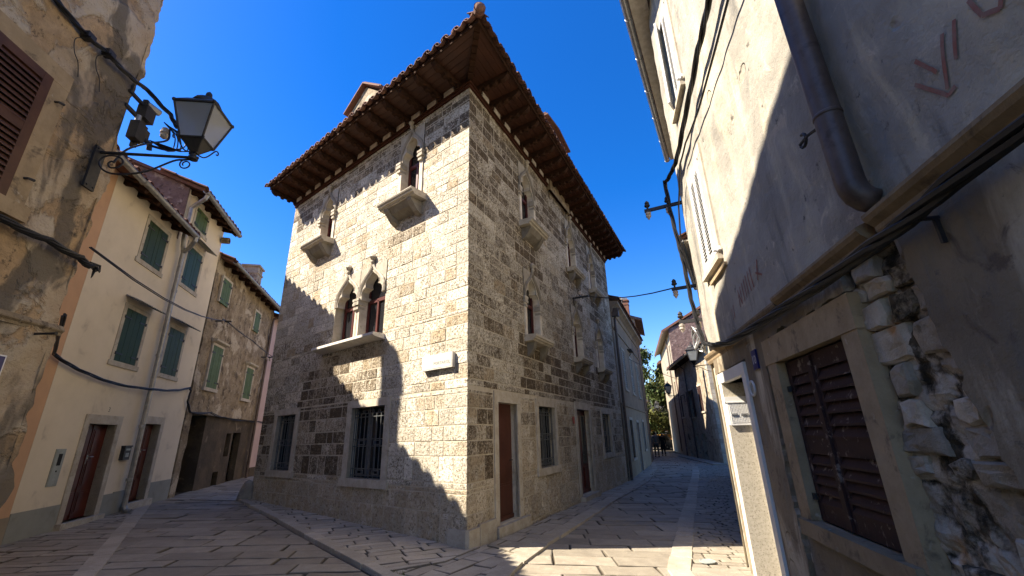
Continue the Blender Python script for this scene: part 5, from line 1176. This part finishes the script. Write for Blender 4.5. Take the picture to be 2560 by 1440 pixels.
# cables on the right house
cable('feeder_cable', 'thickest black cable running along the upper wall to the corner of the right house', [FG.p(-5.5, .14, 6.5), FG.p(-2.93, .12, 6.03), FG.p(-2.32, .12, 6.0), FG.p(-1.33, .12, 5.9), FG.p(-.35, .12, 5.80), FG.p(.1, .14, 5.84), FG.p(.46, .2, 5.86)], .022, .015, 3, 12)
cable('thin_feeder_cable', 'thin black cable under the thick one on the upper wall of the right house', [FG.p(-5.5, .12, 5.9), FG.p(-3.29, .1, 5.55), FG.p(-1.8, .1, 5.52), FG.p(-.93, .1, 5.66), FG.p(-.41, .1, 5.65), FG.p(.2, .1, 5.2), FG.p(.42, .12, 4.6)], .014, .01, 1, 13)
cable('corner_cable', 'black cable dropping down the corner of the right house past three bracket arms', [FG.p(.46, .2, 5.9), FG.p(.50, .18, 5.3), FG.p(.46, .14, 4.6), FG.p(.44, .12, 4.3), FG.p(.45, .10, 3.66), FG.p(.40, .08, 3.2), FG.p(.22, .08, 2.86), FG.p(-.24, .09, 2.75)], .022, 0, 3, 14)
cable('string_course_cables', 'black cable bundle lying along the string course of the right house', [FG.p(-.24, .09, 2.74), FG.p(-1.16, .1, 2.60), FG.p(-2.78, .1, 2.55), FG.p(-4.16, .12, 2.53), FG.p(-4.8, .14, 2.55), FG.p(-6.5, .14, 2.6)], .024, .01, 4, 15)
m = MB()
for i in range(4): m.tube([FG.p(.42+.1*math.cos(a)*(1-.1*i), .1+.07*math.sin(a+i), 2.95+.22*math.sin(a)*(1-.12*i)) for a in [R(t) for t in range(0, 360, 30)]], .012, 6, closed=True)
tag(m.build('cable_coil', M['zinc']), 'coil of spare grey cable hanging at the corner of the right house', 'cable coil')
m = MB(); m.box(FG, -4.545, -4.53, .0, .13, 2.50, 2.515); m.box(FG, -4.545, -4.53, .04, .06, 2.38, 2.51); tag(m.build('cable_bracket', M['iron']), 'iron peg under the cable bundle right of the downpipe', 'cable bracket')
# the wall beyond its corner, along the right street, and its eaves
FR = Frame(FG.p(GC, 0, 0).xy, 26.5, -1)
FR2 = Frame(FR.p(5.6, -.02, 0).xy, 26.5, -1)
def eave_of(parent, fr, u0, u1, z, ov):
    one('soffit', M['infill'], parent, lambda m: m.box(fr, u0, u1, -.05, ov-.09, z-.06, z-.02))
    one('gutter', M['zinc'], parent, lambda m: gutter(m, fr, u0, u1, ov, z, .07))
    one('roof', M['tile'], parent, lambda m: slab_roof(m, fr, u0, u1, ov-.02, z+.02, R(20), 6, .06, 41))
r1 = thing('side_wall_house', FR.p(2.8, 0, -.2), 'house side along the right street seen only by its stone soffit and gutter', 'house')
one('wall', M['right_plaster'], r1, lambda m: (panel(m, FR, 0, 5.6, -.5, 9.78, []), shell(m, FR, 0.02, 5.6, -.5, 9.78, 7)))
eave_of(r1, FR, -3.5, 5.35, 9.8, .37)
r2 = thing('row_house', FR2.p(3, 0, -.3), 'lower house beyond the corner seen by its dark gutter behind the louvred window', 'house')
one('wall', M['right_plaster'], r2, lambda m: (panel(m, FR2, 0, 5.2, -.5, 7.0, []), shell(m, FR2, 0, 5.2, -.5, 7.0, 7)))
eave_of(r2, FR2, -.15, 4.9, 7.0, .42)
r3 = thing('low_row_house', FR2.p(8, 0, -.3), 'house on the right street carrying a bracket lantern', 'house')
one('wall', M['right_plaster'], r3, lambda m: (panel(m, FR2, 5.2, 8.6, -.5, 5.6, []), shell(m, FR2, 5.2, 8.6, -.5, 5.6, 6)))
def arm_thing(fr, u, z, L, label, ins):
    t = thing('insulator_arm', fr.p(u, 0, z), label, 'insulator arm', 'insulator arms on the houses')
    one('arm', M['iron'], t, lambda m: m.box(fr, u-.02, u+.02, -.05, L, z-.03, z+.03))
    for v in ins:
        one('insulator', M['iron'], t, lambda m: m.lathe(fr.p(u, v, z+.03), (0, 0, 1), [(.018, 0), (.018, .04), (.045, .05), (.055, .075), (.035, .1), (.045, .12), (.03, .15), (.01, .17)], 10))
        one('insulator', M['porcelain'], t, lambda m: m.lathe(fr.p(u, v, z-.03), (0, 0, -1), [(.02, 0), (.05, .02), (.05, .05), (.035, .06), (.048, .075), (.048, .1), (.03, .12), (.012, .16)], 10))
    return t
arm_thing(FR, .22, 5.50, .66, 'iron arm with two porcelain insulators, topmost at the corner of the right house', (.60, .24))
arm_thing(FR, 1.1, 4.18, .48, 'iron arm holding the street wire, middle one at the corner of the right house', (.42,))
arm_thing(FR, .8, 3.45, .42, 'iron arm with insulators, lowest at the corner above the far lantern', (.38, .1))
cable('crossing_wire', 'black wire crossing the sky from the palace wall to the right house', [FB.p(6.28, .5, 5.66), FR.p(1.1, .46, 4.2)], .013, .12, 1, 16)
t = thing('insulator_arm', FB.p(6.25, 0, 5.66), 'iron arm with insulators on the palace wall between its lancet windows', 'insulator arm', 'insulator arms on the houses')
one('arm', M['iron'], t, lambda m: (m.box(FB, 6.2, 6.24, -.02, .52, 5.62, 5.67), m.box(FB, 6.0, 6.4, .28, .31, 5.63, 5.66)))
for du in (-.15, .15): one('insulator', M['porcelain'], t, lambda m: m.lathe(FB.p(6.2+du, .295, 5.66), (0, 0, 1), [(.02, 0), (.05, .03), (.035, .06), (.05, .085), (.02, .13)], 8))
cable('thin_far_wire', 'thin wire crossing the right street from the pale house', [FB.p(11.6, .3, 4.6)+Vector((.5, 1, 0)), Vector((12.3, 31, 4.9))], .012, .1, 1, 18)

# ================================================================== RIGHT STREET, FAR SIDE
FJ = Frame((4.27, 17.9), 21.5, 1)
pj = thing('pale_stained_house', FJ.p(5, 0, -.2), 'pale stained house after the palace with cornice, closed louvres and plain ground floor', 'house')
jl = [(1.8, 2.7, .55, 2.12), (4.4, 5.25, -.25, 2.05), (7.0, 7.8, .72, 2.12)]; ju = [(1.95, 2.75, 3.45, 5.25), (4.65, 5.5, 3.45, 5.25), (7.4, 8.2, 3.45, 5.25)]
one('wall', [M['pale_house'], M['dark_inside']], pj, lambda m: (panel(m, FJ, 0, 9.8, 2.72, 7.0, [(*h, .15) for h in ju]), shell(m, FJ, 0, 9.8, -.6, 7.0, 6)))
one('ground_floor_wall', [M['pale_low'], M['dark_inside']], pj, lambda m: panel(m, FJ, 0, 9.8, -.6, 2.72, [(*h, .2) for h in jl], .02))
one('band', M['pale_house'], pj, lambda m: m.box(FJ, 0, 9.82, -.02, .06, 2.66, 2.75))
one('cornice', M['pale_house'], pj, lambda m: (m.prism(FJ, [(-.05, 6.55), (.05, 6.6), (.08, 6.75), (.2, 6.85), (.32, 6.92), (.34, 7.02), (-.05, 7.06)], 'u', -.05, 9.95), m.box(FJ, 0, 9.8, -.02, .04, 5.85, 5.95)))
for h in ju:
    m = MB(); frame_rect(m, FJ, *h, .1, -.15, .03, (.08, .03)); r = m.build('louvred_window', M['dressed'], pj); um = (h[0]+h[1])/2
    for (a, b) in ((h[0], um-.003), (um+.003, h[1])): m = MB(); louver_leaf(m, FJ, a, b, h[2], h[3], .0, 20, .05, .02, .012, (0, .5, 1), None, .07); m.build('louvred_shutter', M['grey_box'], r)
for i, h in enumerate(jl):
    m = MB(); frame_rect(m, FJ, *h, .12, -.18, .05, (.1, .03) if i != 1 else None); r = m.build('doorway' if i == 1 else 'barred_window', M['dressed'], pj)
    one('door_leaf' if i == 1 else 'pane', M['door_brown'] if i == 1 else M['glass'], r, lambda m: m.box(FJ, h[0], h[1], -.16, -.12, h[2], h[3]))
    if i != 1: one('bars', M['rust'], r, lambda m: [m.box(FJ, h[0]+(h[1]-h[0])*j/5-.01, h[0]+(h[1]-h[0])*j/5+.01, -.05, -.03, h[2], h[3]) for j in range(6)])
one('downpipe', M['rust'], pj, lambda m: (m.tube([FJ.p(.25, .32, 6.75), FJ.p(.2, .1, 6.3), FJ.p(.2, .09, -.15)], .055, 8), m.box(FJ, .08, .32, .0, .3, 6.4, 6.75)))
one('roof', M['tile'], pj, lambda m: slab_roof(m, FJ, -.05, 9.95, .36, 7.06, R(20), 6, .06, 43))
arm_j = thing('insulator_arm', FJ.p(5.0, 0, 5.6), 'short dark iron arm under the cornice of the pale stained house', 'insulator arm', 'insulator arms on the houses')
one('arm', M['iron'], arm_j, lambda m: m.box(FJ, 4.3, 5.3, .0, .22, 5.62, 5.67)); one('stay', M['iron'], arm_j, lambda m: m.tube([FJ.p(4.9, 0, 5.4), FJ.p(4.9, .2, 5.62)], .012, 5))
fb = thing('unseen_shading_house', (8.5, 36, -.3), 'unseen block added behind the pale stained house to shade the whitewashed house', 'house')  # added out of view, only to shade the lower part of the whitewashed wall
one('wall', M['pale_house'], fb, lambda m: solid(m, [(8.15, 28.4), (12.3, 45.0), (6, 46), (2, 30)], -.8, 7.8))
# taller grey house behind it with chimneys
FK = Frame((6.9, 29.0), 100, -1)
pkh = thing('grey_gabled_house', (7.2, 29, 0), 'grey rendered house rising behind the pale house with overhanging eave', 'house')
one('wall', M['pale_house'], pkh, lambda m: m.prism(Frame((8.45, 28.8), 108, 1), [(0, -.5), (0, 9.05), (-2.5, 10.0), (-5, 9.0), (-5, -.5)], 'v', -5, 0))
one('roof', M['purple_rubble'], pkh, lambda m: m.prism(Frame((8.45, 28.8), 108, 1), [(.5, 8.85), (-2.5, 10.0), (-5.4, 8.9), (-5.4, 9.05), (-2.5, 10.16), (.5, 9.02)], 'v', -5.2, .15))
for (x, y, z0, z1, w_, mat, lb) in ((7.85, 28.6, 9.2, 10.25, .5, 'tile', 'brick chimney with white cap on the grey gabled house'), (7.0, 26.6, 7.5, 9.75, .26, 'white_render', 'slim white chimney rising above the pale house cornice')):
    t = thing('brick_chimney' if mat == 'tile' else 'slim_chimney', (x, y, z0), lb, 'chimney'); one('stack', M[mat], t, chimney_mesh(x, y, w_, z0, z1, 20, False)); one('cap', M['white_render'], t, lambda m: m.box(WORLD, x-w_*.35, x+w_*.35, y-w_*.35, y+w_*.35, z1+.05, z1+.22))
# patched stone house on the far right
FH = Frame((11.72, 26.2), 9, -1)
hh = thing('patched_stone_house', FH.p(4.5, 0, -.3), 'patched stone house on the far right with brown shutters, half in sun', 'house')
hw = [(4.9, 5.9, 2.5, 4.3), (2.1, 3.1, 2.75, 4.35), (3.1, 4.0, -.4, 1.38), (4.9, 5.5, -.1, 1.35), (8.2, 8.9, 2.6, 4.2), (7.4, 8.1, -.3, 1.4)]
one('wall', [M['far_stone'], M['dark_inside']], hh, lambda m: (panel(m, FH, 0, 9.4, -.8, 6.45, [(*h, .25) for h in hw]), shell(m, FH, 0, 9.4, -.8, 6.45, 7)))
def quoins(m):
    r = random.Random(3); z = -.8
    while z < 6.3:
        h = r.uniform(.22, .34); d = r.choice((.35, .6)); m.box(FH, -.02, d, -.1, .012, z+.006, z+h-.006, (r.uniform(.75, 1.1), 0, 0)); m.box(FH, -.02-.004, .004, -.9+d, .008, z+.006, z+h-.006, (r.uniform(.75, 1.1), 0, 0)); z += h
one('quoins', M['dressed'], hh, quoins)
for h in (hw[0], hw[1], hw[4]):
    m = MB(); frame_rect(m, FH, *h, .12, -.1, .03, (.1, .04)); r = m.build('shuttered_window', M['dressed'], hh); um = (h[0]+h[1])/2
    if h is hw[0]:      # open leaves folded against the wall
        for (a, b) in ((h[0]-.5, h[0]-.02), (h[1]+.02, h[1]+.5)): m = MB(); m.box(FH, a, b, .03, .07, h[2], h[3]); [m.box(FH, a+.05, b-.05, .07, .078, h[2]+.08+j*.16, h[2]+.16+j*.16) for j in range(10)]; m.build('shutter', M['brown_louver'], r)
    else:
        for (a, b) in ((h[0], um-.01), (um+.01, h[1])): m = MB(); m.box(FH, a, b, -.04, .01, h[2], h[3]); [m.box(FH, a+.05, b-.05, .01, .016, h[2]+.08+j*.16, h[2]+.16+j*.16) for j in range(int((h[3]-h[2])/.16)-1)]; m.build('shutter', M['brown_louver'], r)
one('roof', M['tile'], hh, lambda m: slab_roof(m, FH, -.25, 9.3, .55, 6.38, R(22), 6, .1, 45))
one('soffit', M['wood_dark'], hh, lambda m: m.box(FH, -.2, 9.3, -.05, .5, 6.30, 6.37)); one('gutter', M['zinc'], hh, lambda m: gutter(m, FH, -.25, 9.35, .60, 6.42, .07))
one('downpipe', M['rust'], hh, lambda m: m.tube([FH.p(5.75, .55, 6.3), FH.p(5.7, .1, 5.9), FH.p(5.7, .09, -.4)], .05, 8))
# tall whitewashed house beyond with rubble gable
FI = Frame((13.12, 35.3), 14.5, -1)
ih = thing('whitewashed_house', FI.p(5, 0, -.3), 'tall whitewashed house with brown rubble gable above the patched stone house', 'house')
iw = [(1.0, 1.8, 7.0, 8.6), (3.6, 4.4, 7.0, 8.6), (6.2, 7.0, 7.0, 8.6), (1.0, 1.8, 3.9, 5.5), (3.6, 4.4, 3.9, 5.5), (6.2, 7.0, 3.9, 5.5)]
one('wall', [M['white_render'], M['dark_inside']], ih, lambda m: (panel(m, FI, 0, 12.5, -.8, 9.7, [(*h, .2) for h in iw]), shell(m, FI, .02, 12.5, -.8, 9.7, 8)))
FIg = Frame(FI.p(0, 0, 0).xy, 104.5, 1)
one('gable_wall', M['purple_rubble'], ih, lambda m: (m.prism(FIg, [(-.02, -.8), (-.02, 9.75), (.6, 9.95), (4.6, 12.3), (8.5, 10.2), (8.5, -.8)], 'v', -.3, .06)))
one('roof', M['tile'], ih, lambda m: m.prism(FIg, [(-.55, 9.5), (4.6, 12.3), (9, 10), (9, 10.2), (4.6, 12.52), (-.6, 9.66)], 'v', -12.7, .16))
one('soffit', M['infill'], ih, lambda m: m.prism(FI, [(-.05, 9.72), (.35, 9.6), (.52, 9.42), (.56, 9.46), (.4, 9.72), (-.05, 9.8)], 'u', .0, 12.6))
for i, h in enumerate(iw):
    m = MB(); frame_rect(m, FI, *h, .1, -.1, .02, (.08, .03)); r = m.build('shuttered_window', M['dressed'], ih)
    if i % 3: m = MB(); m.box(FI, h[0], h[1], -.05, .0, h[2], h[3]); m.build('shutter', M['grey_box'], r)
one('downpipe', M['rust'], ih, lambda m: m.tube([FI.p(2.6, .1, 9.4), FI.p(2.6, .1, 0)], .05, 8))
# further house with rounded eave
FI2 = Frame(FI.p(12.6, -.3, 0).xy, 17, -1)
i2 = thing('far_eaved_house', FI2.p(4, 0, -.4), 'further whitewashed house with thick tiled eave beside the tree', 'house')
iw2 = [(1.5, 2.4, 5.8, 7.2), (1.5, 2.4, 3, 4.6), (5, 5.9, 5.8, 7.2), (5, 5.9, 3, 4.6)]
one('wall', [M['white_render'], M['dark_inside']], i2, lambda m: (panel(m, FI2, 0, 10, -.8, 8.7, [(*h, .2) for h in iw2]), shell(m, FI2, 0, 10, -.8, 8.7, 8)))
one('roof', M['tile'], i2, lambda m: m.prism(FI2, [(.7, 8.6), (.75, 8.75), (.5, 9.0), (-3.5, 10.4), (-3.5, 10.2), (.3, 8.75)], 'u', -.2, 10.2))
# lanterns down the street
def copy_lantern(label, wallp, outv, sc=1.0):
    c = dup_tree(lan0); c.location = wallp; c.rotation_euler = (0, 0, dirang(outv)); c['label'] = label; return c
copy_lantern('bracket lantern on the right street hanging in front of the sunlit stone house', FR2.p(7.4, .02, 4.25), FR2.n)
copy_lantern('bracket lantern in front of the white sunlit wall down the right street', Vector((12.55, 32.6, 4.1)), FH.n)
copy_lantern('farthest small bracket lantern in front of the tree', FI.p(11.5, .02, 3.7), FI.n)
# ================================================================== TREE, PLAZA BUILDING, AWNINGS, CAR, PEOPLE
def leaf_mat():
    k = NM('tree_leaves', .7, 0, .3); t = k.tint(); c = k.mix(t[0], (.022, .045, .010), (.085, .105, .022)); c = k.mix(k.math('MULTIPLY', t[2], .8), c, (.14, .13, .03)); k.color(c)
    k.b.inputs['Subsurface Weight'].default_value = 0; return k.m
M['leaf'] = leaf_mat(); M['bark'] = weathered('grey_brown_bark', (.09, .07, .05), (.06, .045, .032), 8, bumps=((20, .6, .02),))
def tree(name, label, x, y, z0, h, cr, seed, nl, group=None):
    r = random.Random(seed); root = thing(name, (x, y, z0), label, 'tree', group); b = Vector((x, y, z0))
    def trunk(m):
        m.tube([b, b+Vector((.1, 0, h*.2)), b+Vector((-.1, .1, h*.45)), b+Vector((.1, 0, h*.75))], [.28, .22, .17, .06], 9)
        for i in range(9):
            a = r.uniform(0, 6.28); s = b+Vector((0, 0, h*r.uniform(.25, .6))); e = s+Vector((math.cos(a)*cr*.75, math.sin(a)*cr*.75, h*r.uniform(.1, .28))); m.tube([s, s.lerp(e, .5)+Vector((0, 0, -.1)), e], [.1, .06, .02], 6)
    one('trunk', M['bark'], root, trunk)
    m = MB(); cl = []
    for i in range(70):
        a, u = r.uniform(0, 6.28), r.random()**.5; zz = r.uniform(-.95, 1); q = math.sqrt(max(0, 1-zz*zz))
        cl.append((b+Vector((math.cos(a)*u*cr*q, math.sin(a)*u*cr*q, h*.60+zz*h*.40)), r.uniform(.5, 1.05), r.random(), r.random()**3))
    for i in range(nl):
        c, s, t, wv = r.choice(cl); p = c+Vector((r.gauss(0, .5), r.gauss(0, .5), r.gauss(0, .42)))*s; d = Vector((r.gauss(0, 1), r.gauss(0, 1), r.gauss(0, .8))).normalized(); e = d.orthogonal().normalized(); f = d.cross(e); k = r.uniform(.14, .26)
        m.add([p-e*k, p+f*k*.5, p+e*k, p-f*k*.5], [(0, 1, 2, 3)], (min(1, max(0, t*.7+r.uniform(-.2, .3))), 0, wv))
    m.build('crown', M['leaf'], root, fix=False); return root
tree('leafy_tree', 'large dark green tree filling the gap at the end of the right street', 14.3, 50.5, -.3, 10.6, 4.4, 3, 11000)
tree('leafy_tree', 'smaller tree right behind the lantern at the street end, mostly hidden by the white house', 18.6, 55, -.3, 8.2, 3.2, 4, 6000)
FQ = Frame((8, 66), 90, 1)
FQ.n = Vector((0, -1, 0))
ar = thing('arcade_building', (18, 66, -.4), 'distant pale building with white fascia band and dark openings across the square', 'building')
one('wall', [M['pale_low'], M['dark_inside']], ar, lambda m: (panel(m, FQ, 0, 26, -.8, 7, [(1+i*2.6, 2.9+i*2.6, -.7, 1.45) for i in range(9)], 0, .6), shell(m, FQ, 0, 26, -.8, 7, 8)))
one('fascia_band', M['white_render'], ar, lambda m: m.box(FQ, 0, 26, .0, .5, 1.5, 2.55)); one('columns', M['white_render'], ar, lambda m: [m.box(FQ, i*2.6+.25, i*2.6+.65, .0, .45, -.6, 1.5) for i in range(10)])
for (x, y, z, w_, d_, dz, lb) in ((17.2, 55.5, 1.75, 2.2, 1.2, .55, 'orange awning hanging at the far end of the right street'), (17.35, 53.2, .62, 1.5, 1.3, .65, 'low tilted orange parasol beside the parked car')):
    t = thing('orange_awning', (x, y, z), lb, 'awning'); f = Frame((x, y), 90, 1)
    om = weathered('orange_canvas', (.62, .27, .06), (.52, .22, .05), 4)
    one('canvas', om, t, lambda m: m.prism(f, [(0, z+dz), (d_, z), (d_, z-.14), (d_-.02, z-.14), (d_-.02, z-.02), (0, z+dz-.03)], 'u', -w_/2, w_/2)); one('pole', M['zinc'], t, lambda m: m.tube([(x, y, z+dz), (x, y, -.45)], .04, 6))
# parked car, side on
def car(x, y, z0, az, label):
    f = Frame((x, y), az, 1); root = thing('parked_car', (x, y, z0), label, 'car')
    paint = NM('dark_car_paint', .3, 0, .5); paint.color((.02, .022, .028)); paint.b.inputs['Coat Weight'].default_value = .6
    def body(m):
        lo = [(-2.2, .35), (-2.25, .6), (-2.15, .86), (-1.2, .98), (2.05, 1.0), (2.2, .85), (2.22, .45), (2.1, .32)]
        hi = [(-1.2, .98), (-.55, 1.52), (.1, 1.62), (1.5, 1.6), (2.05, 1.0)]
        m.prism(f, [(a, b+z0) for a, b in lo], 'v', -.88, .88)
        k = len(hi); vs = [f.p(a, s*(.84 if b < 1.1 else .66), b+z0) for s in (-1, 1) for a, b in hi]
        m.add(vs, [tuple(range(k))[::-1], tuple(range(k, 2*k))]+[(i, i+1, k+i+1, k+i) for i in range(k-1)])
    b_ = one('body', paint.m, root, body)
    bpy.context.view_layer.objects.active = b_; bv = b_.modifiers.new('edge', 'BEVEL'); bv.width = .06; bv.segments = 2
    for s in (-1, 1):
        for (p0, p1, q0, q1) in ((-.98, .1, -.52, .12), (.18, 1.05, .2, .98), (1.1, 1.75, 1.02, 1.42)):
            one('window', M['glass'], root, lambda m: m.add([f.p(p0, s*.845, 1.04+z0), f.p(p1, s*.845, 1.04+z0), f.p(q1, s*.70, 1.5+z0), f.p(q0, s*.70, 1.5+z0)], [(0, 1, 2, 3)]))
        for u in (-1.35, 1.35):
            wl_ = one('wheel', M['cable'], root, lambda m: m.lathe(f.p(u, s*.70, z0+.33), f.n*s, [(.2, 0), (.32, .02), (.335, .06), (.335, .16), (.31, .2), (.22, .2)], 20)); one('rim', M['zinc'], wl_, lambda m: m.lathe(f.p(u, s*.70, z0+.33), f.n*s, [(.21, .17), (.2, .19), (.06, .2), (.05, .21), (.01, .21)], 12))
        one('headlight', M['white_enamel'], root, lambda m: m.box(f, -2.24, -2.1, s*.55-.14, s*.55+.14, z0+.68, z0+.82)); one('tail_light', plain('red_lens', (.3, .01, .01), .3), root, lambda m: m.box(f, 2.12, 2.24, s*.7-.1, s*.7+.1, z0+.7, z0+.92))
    return root
car(15.6, 52.0, -.42, 98, 'dark parked car side on at the sunlit end of the right street')
# people: one skinned body each, with hair and clothes as children
def skin_mesh(name, nodes, edges, mat, parent, root=0, sub=2):
    org = ORG[parent]; me = bpy.data.meshes.new(name); me.from_pydata([Vector(n[:3])-org for n in nodes], edges, []); o = bpy.data.objects.new(name, me); C.objects.link(o)
    o.modifiers.new('s', 'SKIN'); 
    if not me.skin_vertices: bpy.context.view_layer.objects.active = o
    for i, n in enumerate(nodes):
        sv_ = me.skin_vertices[0].data[i]; rr_ = n[3]; sv_.radius = rr_ if isinstance(rr_, tuple) else (rr_, rr_); sv_.use_root = (i == root)
    sb = o.modifiers.new('d', 'SUBSURF'); sb.levels = sb.render_levels = sub
    dg = bpy.context.evaluated_depsgraph_get(); nm_ = bpy.data.meshes.new_from_object(o.evaluated_get(dg)); o.modifiers.clear(); o.data = nm_
    nm_.materials.clear(); nm_.materials.append(mat)
    for p in nm_.polygons: p.use_smooth = True
    o.parent = parent; ORG[o] = org; return o
skin_m = plain('skin', (.36, .20, .13), .6)
def person(x, y, yaw, label, H_, top_c, leg_c, hair_c, coat=False):
    z0 = gz(x, y); root = thing('person', (x, y, z0), label, 'person', None); s = H_/1.75; a = R(yaw); Fw = Vector((math.sin(a), math.cos(a), 0)); Rt = Vector((Fw.y, -Fw.x, 0))
    def P(r_, f_, z): v = Rt*r_*s+Fw*f_*s; return (x+v.x, y+v.y, z0+z*s)
    N = []; E_ = []
    def nd(r_, f_, z, rad, par=None):
        N.append((*P(r_, f_, z), (rad*s, rad*s) if not isinstance(rad, tuple) else (rad[0]*s, rad[1]*s)))
        if par is not None: E_.append((par, len(N)-1))
        return len(N)-1
    pel = nd(0, 0, .96, (.15, .10)); wst = nd(0, 0, 1.1, (.125, .095), pel); chs = nd(0, .01, 1.3, (.155, .105), wst); shl = nd(0, 0, 1.43, (.11, .08), chs); nck = nd(0, .01, 1.51, .05, shl); hd0 = nd(0, .03, 1.59, (.068, .08), nck); hd1 = nd(0, .03, 1.68, (.072, .088), hd0); nd(0, .02, 1.735, (.05, .06), hd1)
    for sd_, st in ((-1, .16), (1, -.12)):
        h = nd(sd_*.09, 0, .90, .082, pel); kn = nd(sd_*.095, st*.75, .50, .056, h); an_ = nd(sd_*.095, st, .10, .038, kn); nd(sd_*.10, st+.14, .04, .034, an_)
        sh = nd(sd_*.19, 0, 1.40, .055, shl); el = nd(sd_*.24, -st*.5, 1.12, .042, sh); wr = nd(sd_*.23, -st*.6+.1, .90, .028, el); pm = nd(sd_*.23, -st*.6+.13, .83, (.022, .035), wr)
        for q in range(4): k_ = nd(sd_*.23, -st*.6+.10+q*.02, .775, .009, pm); nd(sd_*.22, -st*.6+.115+q*.018, .735-.008*abs(q-1.5), .008, k_)
        th = nd(sd_*.215, -st*.6+.165, .82, .010, pm); nd(sd_*.21, -st*.6+.18, .78, .009, th)
    body = skin_mesh('body', N, E_, skin_m, root)
    def sub_(idx, grow_, nm, col):
        mp = {j: i for i, j in enumerate(idx)}; nn = [(*N[j][:3], (N[j][3][0]*grow_+.008, N[j][3][1]*grow_+.008)) for j in idx]; ee = [(mp[p], mp[q]) for p, q in E_ if p in mp and q in mp]
        return skin_mesh(nm, nn, ee, weathered(nm+'_cloth', col, tuple(c*.8 for c in col), 10), root)
    per = 8; legA = [8, 9, 10]; off = 8+4+4+8+2; legB = [off, off+1, off+2]; armA = [12, 13, 14]; armB = [off+4, off+5, off+6]
    sub_([0, 1, 2, 3]+armA+armB, 1.12, 'jacket', top_c); sub_([0]+legA+legB, 1.15, 'trousers', leg_c)
    if coat:
        m = MB(); m.lathe(P(0, 0, .52), (0, 0, 1), [(.20*s, 0), (.21*s, .06), (.185*s, .3), (.165*s, .5), (.16*s, .6)], 16); o = m.build('coat_skirt', weathered('dark_coat', top_c, tuple(c*.8 for c in top_c), 10), root, True)
    for sd_ in (-1, 1):
        m = MB(); q = (.16 if sd_ < 0 else -.12); c0 = Vector(P(sd_*.10, q+.05, .035)); m.lathe(c0-Fw*.09*s, Fw, [(.03, 0), (.045, .04), (.04, .14), (.03, .22), (.01, .25)], 10); m.build('shoe', M['cable'], root, True)
    m = MB(); m.lathe(P(0, -.005, 1.60), (0, 0, 1), [(.05*s, -.03*s), (.083*s, .02*s), (.09*s, .08*s), (.078*s, .13*s), (.04*s, .165*s), (.005, .175*s)], 14); m.build('hair', weathered('hair', hair_c, tuple(c*.7 for c in hair_c), 30), root, True)
    m = MB(); m.lathe(P(0, .10, 1.62), (*Fw[:2], -.3), [(.016*s, -.01), (.012*s, .02*s), (.003, .03*s)], 8); [m.lathe(P(e*.03, .105, 1.65), tuple(Fw), [(.010*s, 0), (.006*s, .006*s)], 6) for e in (-1, 1)]; [m.lathe(P(e*.078, .02, 1.63), tuple(Rt*e), [(.025*s, -.01), (.02*s, .012*s)], 8) for e in (-1, 1)]; m.box(Frame(P(0, .112, 0)[:2], 90-yaw*0, 1), -.02, .02, -.004, .004, z0+1.583*s, z0+1.592*s); m.build('face', skin_m, root, True)
    return root
person(10.75, 35.1, 8, 'person in a grey top and brown trousers walking away on the shaded street', 1.82, (.16, .145, .13), (.10, .075, .055), (.03, .02, .015))
person(11.75, 36.6, 12, 'person in a long black coat walking away beside the right wall', 1.72, (.010, .010, .011), (.012, .012, .013), (.28, .19, .10), True)
# small iron cover in the sunny paving
m = MB(); m.lathe((2.58, 6.80, gz(2.58)+.012), (0, 0, 1), [(.11, 0), (.11, .012), (.095, .012), (.09, .008), (.01, .009)], 20); tag(m.build('drain_cover', M['grey_box']), 'small oval iron cover in the sunlit paving near the marble door', 'cover')
# corner guard stone at the far left foot of the palace
m = MB(); m.lathe(FA.p(7.85, .05, gz(-6.9)-.05), (.1, -.2, 1), [(.24, 0), (.22, .15), (.16, .36), (.09, .5), (.02, .55)], 14, (.6, 0, 0)); tag(m.build('guard_stone', M['dressed']), 'rounded guard stone at the far left foot of the palace', 'guard stone')
# weeds in the joints near the palace kerb
def weeds(m):
    r = random.Random(6)
    for i in range(420):
        t = r.random(); a, b = Vector((-2.9, 7.45)), Vector((-1.0, 5.5)); p = a.lerp(b, t)+Vector((r.gauss(0, .05), r.gauss(0, .05)))
        h = r.uniform(.015, .05); d = Vector((r.gauss(0, 1), r.gauss(0, 1), 0)).normalized(); q = Vector((p.x, p.y, gz(p.x)))
        m.add([q-d*.008, q+d*.008, q+Vector((r.gauss(0, .02), r.gauss(0, .02), h))], [(0, 1, 2)], (r.random(), 0, r.random()))
m = MB(); weeds(m); tag(m.build('grass_tufts', M['leaf'], loc=(0, 0, 0), fix=False), kind='stuff')
